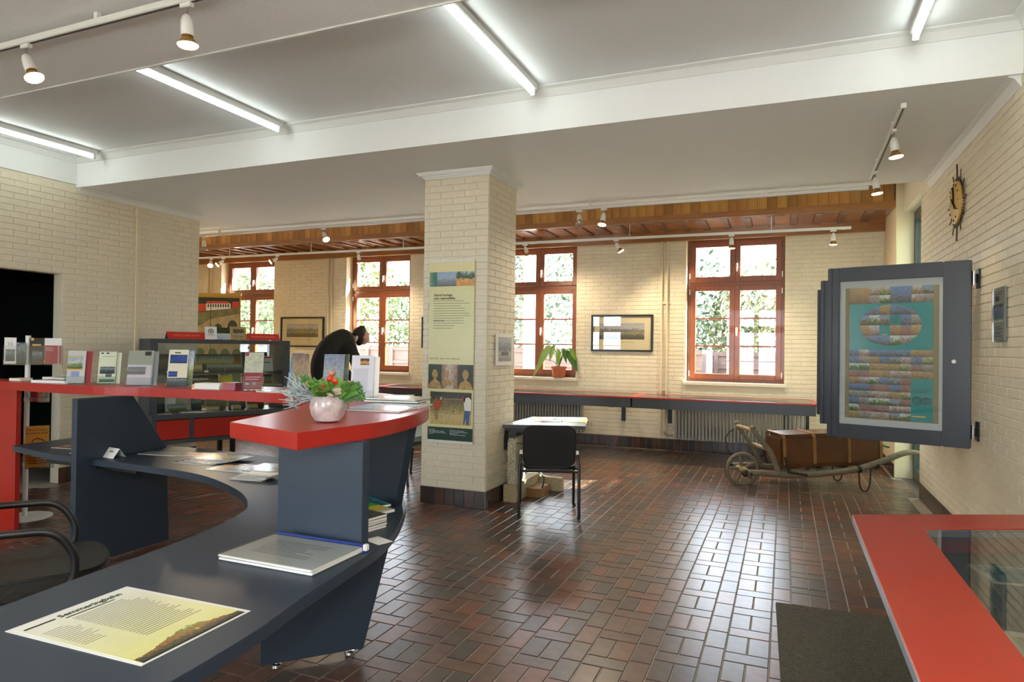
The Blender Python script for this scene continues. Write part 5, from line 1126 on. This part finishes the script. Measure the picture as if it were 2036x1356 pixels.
for k, z in enumerate((.145, .13, -.08, -.095, -.115, -.125, -.14)): b.box(-.09, .08-.02*(k % 3), -.0128, -.012, z-.002, z+.002)
b.build('text_lines', INK, pq)
# ================================================================== FOREGROUND VITRINE and mat
fv = thing('foreground_vitrine', 'large red vitrine table with a glass top in the right foreground', 'display case')
FO = [(.25, -.6), (1.27, -.6), (1.27, 3.455), (.25, 2.972)]; FI = [(.478, -.35), (1.17, -.35), (1.17, 3.175), (.478, 2.855)]
framed_top(fv, FO, FI, VT-.006, VT, mat('orange_red_laminate', '#a8301c', .3, spec=.5), 'top_frame')
framed_top(fv, FO, FI, VT-.034, VT-.0062, mat('silver_edge', '#8b93a0', .3), 'edge_band')
MB().prism([(x, y) for x, y in FI], VT-.008, VT-.003).build('glass_top', FGLASS, fv)
MB().prism([(.40, -.42), (1.24, -.42), (1.24, 3.28), (.40, 2.88)], VT-.14, VT-.11, 0).build('tray', mat('grey_baize', '#3a4240', .8), fv)
b = MB(); IO = [(.40, -.42), (1.24, -.42), (1.24, 3.28), (.40, 2.88)]; framed_top(fv, [(.385, -.44), (1.255, -.44), (1.255, 3.31), (.385, 2.90)], IO, VT-.14, VT-.035, REDF, 'inner_wall')
for (x, y) in ((.45, 2.6), (1.2, 2.9), (.45, .1), (1.2, .1)): MB().box(x-.025, x+.025, y-.025, y+.025, 0, VT-.14).build('leg', GREYD, fv)
for k, (lb, x, y, w_, d_, m_) in enumerate((('old engraving on cream paper under the glass of the foreground vitrine', .88, 1.98, .70, .46, pic('old_plan', ((0, '#8a7d62'), (.3, '#b5a67c'), (.5, '#94866a'), (.7, '#c0b088'), (1, '#a89a78')), 'Y', 5, .8, .6)), ('added turquoise sheet for the teal poster reflection in the foreground vitrine glass', .80, 2.76, .36, .2, C_TURQ))):  # turquoise sheet added in place of the teal poster's reflection in the glass
    p = thing('exhibit_sheet', lb, 'print', (x, y, VT-.109), math.radians(10 if k else 3)); MB().box(-w_/2, w_/2, -d_/2, d_/2, 0, .003).build('mount', CRM if not k else MNT, p); MB().box(-w_*.44, w_*.44, -d_*.42, d_*.42, .003, .0036).build('print', m_, p)
mt = thing('door_mat', 'dark ribbed door mat on the tiles beside the foreground vitrine', 'mat', (.58, 3.55, 0), math.radians(2))
MTM = mat('mat_fibre', '#544f40', .95, noise=(90, .35), bump=(200, .5))
MB().box(-.60, .62, -.72, .70, 0, .010).build('backing', mat('mat_backing', '#2a2823', .9), mt)
RBM = MB().box(-.60, .62, -.0042, .0042, .010, .016).mesh('rib', MTM)
rb_ = MB()
for k in range(113): rb_.box(-.60, .62, -.714+.0125*k-.0045, -.714+.0125*k+.0045, .010, .0165)
o_ = rb_.build('pile_ribs', MTM, mt); o_['kind'] = 'stuff'

# ================================================================== LAMPS
TUBE = emis('tube_glow', '#f1fbf6', 10.5)
for k, (x, lb) in enumerate(((-6.66, 'leftmost fluorescent tube on the recessed ceiling'), (-4.22, 'second fluorescent tube from the left on the recessed ceiling'), (-1.78, 'third fluorescent tube from the left on the recessed ceiling'), (.715, 'rightmost fluorescent tube on the recessed ceiling'))):
    t = thing('fluorescent_lamp', lb, 'ceiling light', (x, 3.9, ZU))
    MB().box(-.028, .028, -.76, .76, -.05, 0).build('channel', WMETAL, t, bevel=.004)
    MB().tube([(0, -.72, -.078), (0, .72, -.078)], .0155, 12).build('tube', TUBE, t, smooth=True)
    for s in (-1, 1): MB().box(-.018, .018, s*.735-.014, s*.735+.014, -.098, -.05).build('lamp_holder', WMETAL, t, bevel=.003)
BULB = emis('lit_lens', '#ffdca0', 14.0); BULBO = mat('reflector_glass', '#b9ada0', .15, .6); AMB = mat('gold_reflector', '#b08a4a', .25, .7)
def track(label, a, b, zc=ZS):
    a, b = Vector(a), Vector(b); t = thing('lamp_track', label, 'lamp track', a, 0); d = b-a
    MB().bar((0, 0, 0), d, .034, .034).build('rail', WMETAL, t, bevel=.003)
    MB().bar(Vector((0, 0, -.0172))+d*.01, Vector((0, 0, -.0172))+d*.99, .012, .002).build('slot', GREYD, t)
    u = d.normalized(); n = max(2, int(d.length/1.6))
    for k in range(n):
        p = d*((k+.5)/n); cw = .012 if zc == ZS else .004; MB().box(p.x-cw, p.x+cw, p.y-cw, p.y+cw, p.z+.015, zc-a.z).build('ceiling_clip', WMETAL, t)
    return t
def spot(label, p, aim, lit=True, power=10, stem=.05, rz=0):
    """track spotlight: clip, stem, bottle-shaped white holder, reflector bulb"""
    p = Vector(p); t = thing('spotlight', label, 'spotlight', p); d = Vector(aim).normalized()
    MB().box(-.035, .035, -.013, .013, -.022, 0).build('track_clip', WMETAL, t, None, (0, 0, rz), bevel=.003)
    MB().tube([(0, 0, -.02), (0, 0, -.02-stem)], .006, 8).build('stem', STEEL, t)
    q = Vector((0, 0, 1)).rotation_difference(d).to_matrix().to_4x4(); M4 = Matrix.Translation((0, 0, -.015-stem)) @ q
    h_ = MB().lathe([(.008, -.012), (.02, .0), (.027, .02), (.03, .06), (.029, .085), (.027, .088)], 18, M4=M4).build('holder', WMETAL, t, smooth=True)
    MB().lathe([(.024, .086), (.026, .094)], 16, M4=M4).build('collar', AMB, h_, smooth=True)
    MB().lathe([(.022, .092), (.030, .106), (.046, .126), (.048, .132)], 20, M4=M4).build('bulb', AMB if lit else BULBO, t, smooth=True)
    MB().lathe([(.0475, .130), (.042, .138), (.02, .143), (.002, .144)], 20, M4=M4).build('lens', BULB if lit else BULBO, t, smooth=True)
    if lit:
        l = bpy.data.lights.new('spot_beam', 'SPOT'); l.energy = power; l.color = (1, .80, .55); l.spot_size = 2.3 if power > 30 else 1.35; l.spot_blend = .7; l.shadow_soft_size = .04
        o = bpy.data.objects.new('spot_beam', l); COL.objects.link(o); o.parent = t
        o.location = M4 @ Vector((0, 0, .165)); o.rotation_euler = d.to_track_quat('-Z', 'Y').to_euler()
    return t
track('white lamp track on the front ceiling at the upper left', (-5.6, 2.26, ZS-.05), (-2.45, 2.26, ZS-.05))
spot('unlit-looking white spotlight at the far upper left', (-3.80, 2.26, ZS-.067), (.45, .1, -1), True, 8)
spot('white spotlight with a golden bulb right of the far upper left one', (-2.62, 2.26, ZS-.067), (.03, .05, -1), True, 8)
track('long white lamp track along the back ceiling edge', (-8.7, 7.33, ZS-.05), (.74, 7.33, ZS-.05))
spot('white spotlight turned right above the second window from the left', (-5.86, 7.33, ZS-.067), (.75, -.35, -1), True, 30)
spot('white spotlight at the end of the left brick wall', (-8.06, 7.33, ZS-.067), (.05, 0, -1), False)
spot('unlit white spotlight just right of the column', (-2.22, 7.33, ZS-.067), (.25, -.7, -1), False)
spot('lit white spotlight beside the unlit one right of the column', (-1.93, 7.33, ZS-.067), (-.1, -.25, -1), True, 70)
track('short white lamp track running towards the windows at the right', (.70, 4.95, ZS-.05), (.725, 6.95, ZS-.05))
spot('nearer lit spotlight on the short right-hand lamp track', (.705, 5.42, ZS-.067), (.12, 0, -1), True, 22, .05, PI/2)
spot('farther lit spotlight on the short right-hand lamp track', (.72, 6.62, ZS-.067), (.12, 0, -1), True, 22, .05, PI/2)
track('long white lamp track under the wooden window ceiling', (-10.4, 9.2, 3.11), (.74, 9.2, 3.05), 3.253)
for x, aim, lit, lb in ((-9.93, (.5, -.6, -.8), True, 'lit spotlight at the left end of the window track'), (-9.63, (-.5, -.8, -.8), True, 'lit spotlight crossing beams with the one at the left end'), (-8.36, (-.7, -.8, -.7), True, 'lit spotlight right of the leftmost window'), (-6.63, (0, .3, -1), False, 'small white spotlight over the second window from the left'), (-3.63, (.3, .3, -1), False, 'small white spotlight over the plant window'), (-2.24, (.6, .1, -1), True, 'lit spotlight over the right framed landscape'), (-.68, (0, .05, -1), True, 'spotlight over the middle of the rightmost window'), (.54, (0, .1, -1), True, 'spotlight at the right end of the window track')):
    spot(lb, (x, 9.2, 3.0935-.06*(x+10.4)/11.14), aim, True, 18 if x > 0 else 68, .035)
cd = thing('cable_duct', 'thin cream cable duct running up the left brick wall', 'cable duct', (XL+.009, 5.49, 0)); MB().box(0, .02, -.018, .018, .17, 3.11).build('duct', PLASTER, cd); MB().box(0, .03, -.03, .03, 3.0, 3.08).build('junction', PLASTER, cd)

# ================================================================== PERSON
def loft(b, rings, n=14):
    """rings: (centre, axis_u, axis_v) -> one closed surface"""
    i = len(b.v)
    for c, u, v in rings:
        c, u, v = Vector(c), Vector(u), Vector(v)
        for k in range(n): g = 2*PI*k/n; b.v.append(tuple(c+u*math.cos(g)+v*math.sin(g)))
    for r in range(len(rings)-1):
        for k in range(n): k2 = (k+1) % n; b.f.append((i+r*n+k, i+r*n+k2, i+(r+1)*n+k2, i+(r+1)*n+k)); b.m.append(0)
    b.f.append(tuple(i+k for k in range(n-1, -1, -1))); b.m.append(0); b.f.append(tuple(i+(len(rings)-1)*n+k for k in range(n))); b.m.append(0)
def remeshed(b, name, m, parent, vox=.014, it=6):
    o = b.build(name, m, parent)
    bm = bmesh.new(); bm.from_mesh(o.data); bmesh.ops.recalc_face_normals(bm, faces=bm.faces); bm.to_mesh(o.data); bm.free()
    r = o.modifiers.new('r', 'REMESH'); r.mode = 'VOXEL'; r.voxel_size = vox; s_ = o.modifiers.new('s', 'SMOOTH'); s_.iterations = it
    dg = bpy.context.evaluated_depsgraph_get(); me = bpy.data.meshes.new_from_object(o.evaluated_get(dg)); o.modifiers.clear(); o.data = me
    me.materials.clear(); me.materials.append(m)
    for p in me.polygons: p.use_smooth = True
    return o
pe = thing('person', 'person in a dark jacket bending forward over the vitrines by the window', 'person', (-5.76, 7.42, 0), math.radians(60)); pe.scale = (1.05, 1.05, 1.05)
SKIN = mat('skin', '#b98a72', .5); JACK = mat('dark_jacket', '#17160f', .85, noise=(9, .25)); NAVY = mat('navy_trousers', '#10131f', .85); HAIR = mat('dark_hair', '#221b14', .6, noise=(40, .4)); SHOE = mat('black_shoe', '#0c0c0c', .4)
# local: +x forward, +y left, z up; hips at x=-.1, back rounded, head low and forward
spine = smoothcurve([(-.06, 0, .93), (-.10, 0, 1.08), (-.07, 0, 1.25), (.03, 0, 1.40), (.17, 0, 1.49), (.27, 0, 1.53)], 4)
def spine_rings(g, w0=1.0):
    R = []; N = len(spine)
    for k, p in enumerate(spine):
        t = k/(N-1); tan = (spine[min(k+1, N-1)]-spine[max(k-1, 0)]).normalized(); side = Vector((0, 1, 0)); fr = side.cross(tan).normalized()
        wid = (.175+.045*math.sin(PI*min(1, t*.9)))*(1 if t < .82 else 1-(t-.82)*3.6); dep = (.125+.035*math.sin(PI*t))*(1 if t < .85 else 1-(t-.85)*3)
        R.append((p, side*(wid+g), fr*(dep+g)))
    return R
def limb(b, pts, rad, g=0.0, n=10, sub=3):
    P = smoothcurve(pts, sub); N = len(P); R = []
    for k, p in enumerate(P):
        t = k/(N-1)*(len(rad)-1); i = min(int(t), len(rad)-2); r = rad[i]+(rad[i+1]-rad[i])*(t-i)+g
        tan = (P[min(k+1, N-1)]-P[max(k-1, 0)]).normalized(); u = tan.cross(Vector((0, 1, 0)) if abs(tan.y) < .9 else Vector((1, 0, 0))).normalized(); v = tan.cross(u); R.append((p, u*r, v*r))
    loft(b, R, n)
arms = {s: [(.15, s*.19, 1.45), (.20, s*.25, 1.28), (.26, s*.25, 1.12), (.38, s*.22, .99), (.46, s*.2, .93)] for s in (-1, 1)}
legs = {s: [(-.08, s*.09, .98), (-.06, s*.10, .75), (-.03, s*.11, .5), (-.06, s*.12, .28), (-.08, s*.125, .09)] for s in (-1, 1)}
body = MB(); loft(body, spine_rings(-.02)); limb(body, [(.24, 0, 1.50), (.33, 0, 1.53), (.38, 0, 1.54)], [.06, .055, .055])
hc = Vector((.42, 0, 1.555)); hd_ = Vector((.55, 0, -.83)).normalized(); hu = Vector((.83, 0, .55))
loft(body, [(hc-hd_*.115-hu*.0, Vector((0, .045, 0)), hu*.05), (hc-hd_*.09, Vector((0, .068, 0)), hu*.08), (hc-hd_*.03, Vector((0, .077, 0)), hu*.1), (hc+hd_*.03, Vector((0, .072, 0)), hu*.098), (hc+hd_*.08, Vector((0, .055, 0)), hu*.078), (hc+hd_*.112, Vector((0, .03, 0)), hu*.04)])
body.ball(tuple(hc+hu*.105+hd_*.025), .018, 8); body.ball(tuple(hc+hu*.095+hd_*.005), .013, 8)
for s in (-1, 1): body.ball(tuple(hc+Vector((0, s*.077, 0))+hd_*.012-hu*.01), .026, 10, 0, (1, .45, 1.1))
for s in (-1, 1):
    limb(body, arms[s], [.06, .05, .042, .034, .028]); limb(body, legs[s], [.09, .08, .062, .055, .04])
    wr_ = Vector((.47, s*.2, .925)); f_ = Vector((.75, 0, -.6)).normalized()
    loft(body, [(wr_, Vector((0, .028, 0)), Vector((.5, 0, .75))*.016), (wr_+f_*.05, Vector((0, .042, 0)), Vector((.5, 0, .75))*.017), (wr_+f_*.09, Vector((0, .040, 0)), Vector((.5, 0, .75))*.014)], 10)
    for k, (oy, L_) in enumerate(((-.030, .062), (-.010, .075), (.011, .072), (.031, .055))):
        q0 = wr_+f_*.085+Vector((0, oy, 0)); limb(body, [q0, q0+f_*L_*.5+Vector((.006, 0, .006)), q0+f_*L_+Vector((-.004, 0, -.01))], [.0095, .009, .007], 0, 8, 2)
    q0 = wr_+f_*.03+Vector((0, -s*.036, 0)); limb(body, [q0, q0+f_*.03+Vector((0, -s*.022, 0)), q0+f_*.06+Vector((0, -s*.026, 0))], [.012, .010, .008], 0, 8, 2)
    limb(body, [(-.08, s*.125, .1), (-.06, s*.127, .05), (.1, s*.13, .035)], [.04, .04, .03])
bo_ = remeshed(body, 'body', SKIN, pe, .0085, 3)
jk = MB(); R = spine_rings(.02); loft(jk, [((-.10, 0, .84), (0, .215, 0), (.15, 0, 0)), ((-.11, 0, .95), (0, .21, 0), (.155, 0, 0))]+R[2:])
for s in (-1, 1): limb(jk, arms[s][:4]+[(.43, s*.205, .955)], [.085, .08, .066, .056, .048])
for s in (-1, 1): jk.ball((.15, s*.17, 1.44), .10, 12)
remeshed(jk, 'jacket', JACK, pe, .014, 5)
MB().tube([(hc.x-.10+.05*math.cos(2*PI*k/16)*.3, .058*math.sin(2*PI*k/16), 1.53+.055*math.cos(2*PI*k/16)) for k in range(16)], .016, 8, closed=True).build('shirt_collar', PAPER, pe, smooth=True)
tr_ = MB()
for s in (-1, 1): limb(tr_, legs[s][:-1]+[(-.08, s*.125, .055)], [.115, .10, .085, .075, .075])
loft(tr_, [((-.07, 0, .86), (0, .17, 0), (.12, 0, 0)), ((-.08, 0, 1.0), (0, .185, 0), (.13, 0, 0))]); remeshed(tr_, 'trousers', NAVY, pe, .014, 5)
hr = MB(); loft(hr, [(hc-hd_*.132+hu*.005, Vector((0, .05, 0)), hu*.06), (hc-hd_*.105+hu*.0, Vector((0, .083, 0)), hu*.105), (hc-hd_*.05-hu*.012, Vector((0, .089, 0)), hu*.108), (hc+hd_*.01-hu*.042, Vector((0, .085, 0)), hu*.082), (hc+hd_*.055-hu*.07, Vector((0, .07, 0)), hu*.05), (hc+hd_*.085-hu*.085, Vector((0, .05, 0)), hu*.03)]); remeshed(hr, 'hair', HAIR, pe, .01, 3)
for s in (-1, 1):
    sh_ = MB(); loft(sh_, [((-.13, s*.127, .045), (0, .042, 0), (0, 0, .045)), ((-.05, s*.13, .05), (0, .05, 0), (0, 0, .05)), ((.07, s*.135, .036), (0, .052, 0), (0, 0, .036)), ((.15, s*.135, .028), (0, .035, 0), (0, 0, .027))], 12); sh_.build('shoe', SHOE, pe, smooth=True)

# ================================================================== OUTSIDE
GZ = -.45
gr = struct(MB().box(-70, 60, 10.5, 90, GZ-.2, GZ).box(1.65, 60, -40, 10.5, GZ-.2, GZ).box(-70, 60, -60, -2.72, GZ-.2, GZ).build('floor_outside', mat('ballast', '#b5b0a6', .9, noise=(2, .2))))
rnd = random.Random(21)
BARK = mat('grey_bark', '#6d6250', .8, noise=(8, .3)); LV = [mat('tree_leaf_%d' % i, c, .6) for i, c in enumerate(('#37491f', '#2b3d1b', '#4c5222', '#33452c'))]
def tree(x, y, h_, rx, lv, label, n=900, lean_=0.0):
    t = thing('tree', label, 'tree', (x, y, GZ)); b = MB(); top = Vector((lean_, 0, h_*.8)); b.tube(smoothcurve([(0, 0, 0), (lean_*.3, 0, h_*.35), top], 4), [.16*(1-.8*k/8) for k in range(9)], 7); b.build('trunk', BARK, t, smooth=True)
    for k in range(7):
        a = rnd.uniform(0, 2*PI); z = h_*rnd.uniform(.3, .7); b = MB(); p0 = Vector((lean_*z/h_, 0, z)); e = p0+Vector((math.cos(a)*rx*.7, math.sin(a)*rx*.7, h_*.2)); b.tube([p0, (p0+e)/2+Vector((0, 0, .15)), e], [.06, .04, .015], 5); b.build('branch', BARK, t)
    f = MB()
    for k in range(n):
        while True:
            q = Vector((rnd.uniform(-1, 1), rnd.uniform(-1, 1), rnd.uniform(-1, 1)))
            if q.length < 1: break
        c = Vector((q.x*rx+lean_*.6, q.y*rx, h_*.60+q.z*h_*.42)); s = rnd.uniform(.08, .17); u = Vector((rnd.uniform(-1, 1), rnd.uniform(-1, 1), rnd.uniform(-1, 1))).normalized(); v = u.orthogonal().normalized()
        f.quad(c-u*s, c+v*s*.5, c+u*s, c-v*s*.5)
    o = f.build('foliage', LV[lv], t); o['kind'] = 'stuff'
i = 0
wh = ('behind the leftmost window', 'behind the second window from the left', 'behind the plant window', 'behind the rightmost window')
for (x, y, h_, rx, lv, lb) in ((-27, 27, 6.5, 2.4, 2, 'pale yellow-green tree left of the viaduct banner window'), (-24, 25, 5.2, 2.0, 0, 'light green tree seen through the leftmost window'), (-20.5, 26, 7.5, 2.3, 1, 'green tree seen in the left of the second window'), (-17.6, 24, 6.6, 2.0, 2, 'yellowish tree seen in the middle of the second window'), (-15.2, 26, 5.0, 2.0, 0, 'low light green tree seen in the right of the second window'), (-12.4, 25, 8.0, 2.2, 1, 'tall green tree hidden partly by the brick column'), (-9.6, 24, 7.2, 2.0, 3, 'grey-green tree seen in the left of the plant window'), (-7.2, 27, 7.0, 2.1, 0, 'light green tree seen in the right of the plant window'), (-4.4, 24, 7.6, 2.0, 3, 'slanting grey-green tree at the left of the rightmost window'), (-2.5, 26, 4.6, 2.2, 1, 'bushy green tree low in the rightmost window'), (-.6, 25, 5.0, 2.0, 2, 'yellow-green tree in the middle of the rightmost window'), (1.6, 25, 8.0, 2.0, 0, 'tall light green tree at the right of the rightmost window'), (4.8, 27, 7.0, 2.4, 1, 'green tree beyond the tall freight wagon')):
    tree(x, y, h_, rx, lv, lb, 1500, .8 if 'slanting' in lb else rnd.uniform(-.3, .3))
WG = mat('faded_wagon_paint', '#5c585a', .7, noise=(3, .15)); WGR = mat('brown_wagon_paint', '#4e3d37', .7, noise=(3, .15))
def wagon(label, x, y, L_, z0, z1, m, ribs=8, name='freight_wagon', boxed=False):
    t = thing(name, label, 'wagon', (x, y, GZ))
    MB().box(-L_/2, L_/2, -1.2, 1.2, z0-.2, z0).build('chassis', mat('wagon_black', '#3c3a3a', .7), t)
    b = MB(); b.box(-L_/2, L_/2, -1.25, -1.2, z0, z1).box(-L_/2, L_/2, 1.2, 1.25, z0, z1).box(-L_/2, -L_/2+.05, -1.2, 1.2, z0, z1).box(L_/2-.05, L_/2, -1.2, 1.2, z0, z1)
    if boxed: b.box(-L_/2, L_/2, -1.25, 1.25, z1, z1+.06)
    b.build('body', m, t)
    for k in range(ribs): xx = -L_/2+L_*(k+.5)/ribs; MB().box(xx-.06, xx+.06, -1.31, -1.25, z0, z1).build('stake', m, t)
    for z in ((z0+z1)/2, z1-.08): MB().box(-L_/2, L_/2, -1.29, -1.25, z-.04, z+.04).build('rail', m, t)
    for xx in (-L_*.36, -L_*.26, L_*.26, L_*.36): MB().tube([(xx, -.8, .42), (xx, .8, .42)], .42, 16).build('wheelset', mat('wagon_black', '#3c3a3a', .7), t, smooth=True)
wagon('low open freight wagon outside the two left windows', -19.5, 19.0, 12.0, 1.0, 2.05, WG, 14)
wagon('low open freight wagon outside the plant window', -7.2, 18.5, 10.5, 1.0, 1.95, WGR, 12)
wagon('tall pale closed freight wagon at the right of the rightmost window', 3.05, 17.8, 6.2, .9, 3.0, WG, 5, boxed=True)
wagon('brown open freight wagon low in the rightmost window', -1.9, 21.5, 5.6, 1.0, 1.9, WGR, 7)
for (x, y, h_, lb) in ((-13.6, 16.0, 8, 'white mast outside the second window from the left'), (-6.05, 16.0, 8, 'white mast outside the plant window'), (-17.6, 13.6, 8, 'wide white post outside the leftmost window')):
    t = thing('mast', lb, 'mast', (x, y, GZ)); MB().box(-.2 if 'wide' not in lb else -.32, .2 if 'wide' not in lb else .32, -.2, .2, .3, h_).build('shaft', WHITE, t, bevel=.01); MB().box(-.4, .4, -.4, .4, 0, .3).build('footing', GROUT, t)
    for z in (2.9, 3.6): MB().tube([(-.3, -.25, z), (.3, -.25, z)], .03, 6).build('insulator_arm', STEEL, t)
# added unseen wall beyond the side door: blocks the low sun through its glazing
struct(MB().box(4.6, 4.9, 2, 22, GZ, 4.02).build('wall_sun_block', PLASTER))
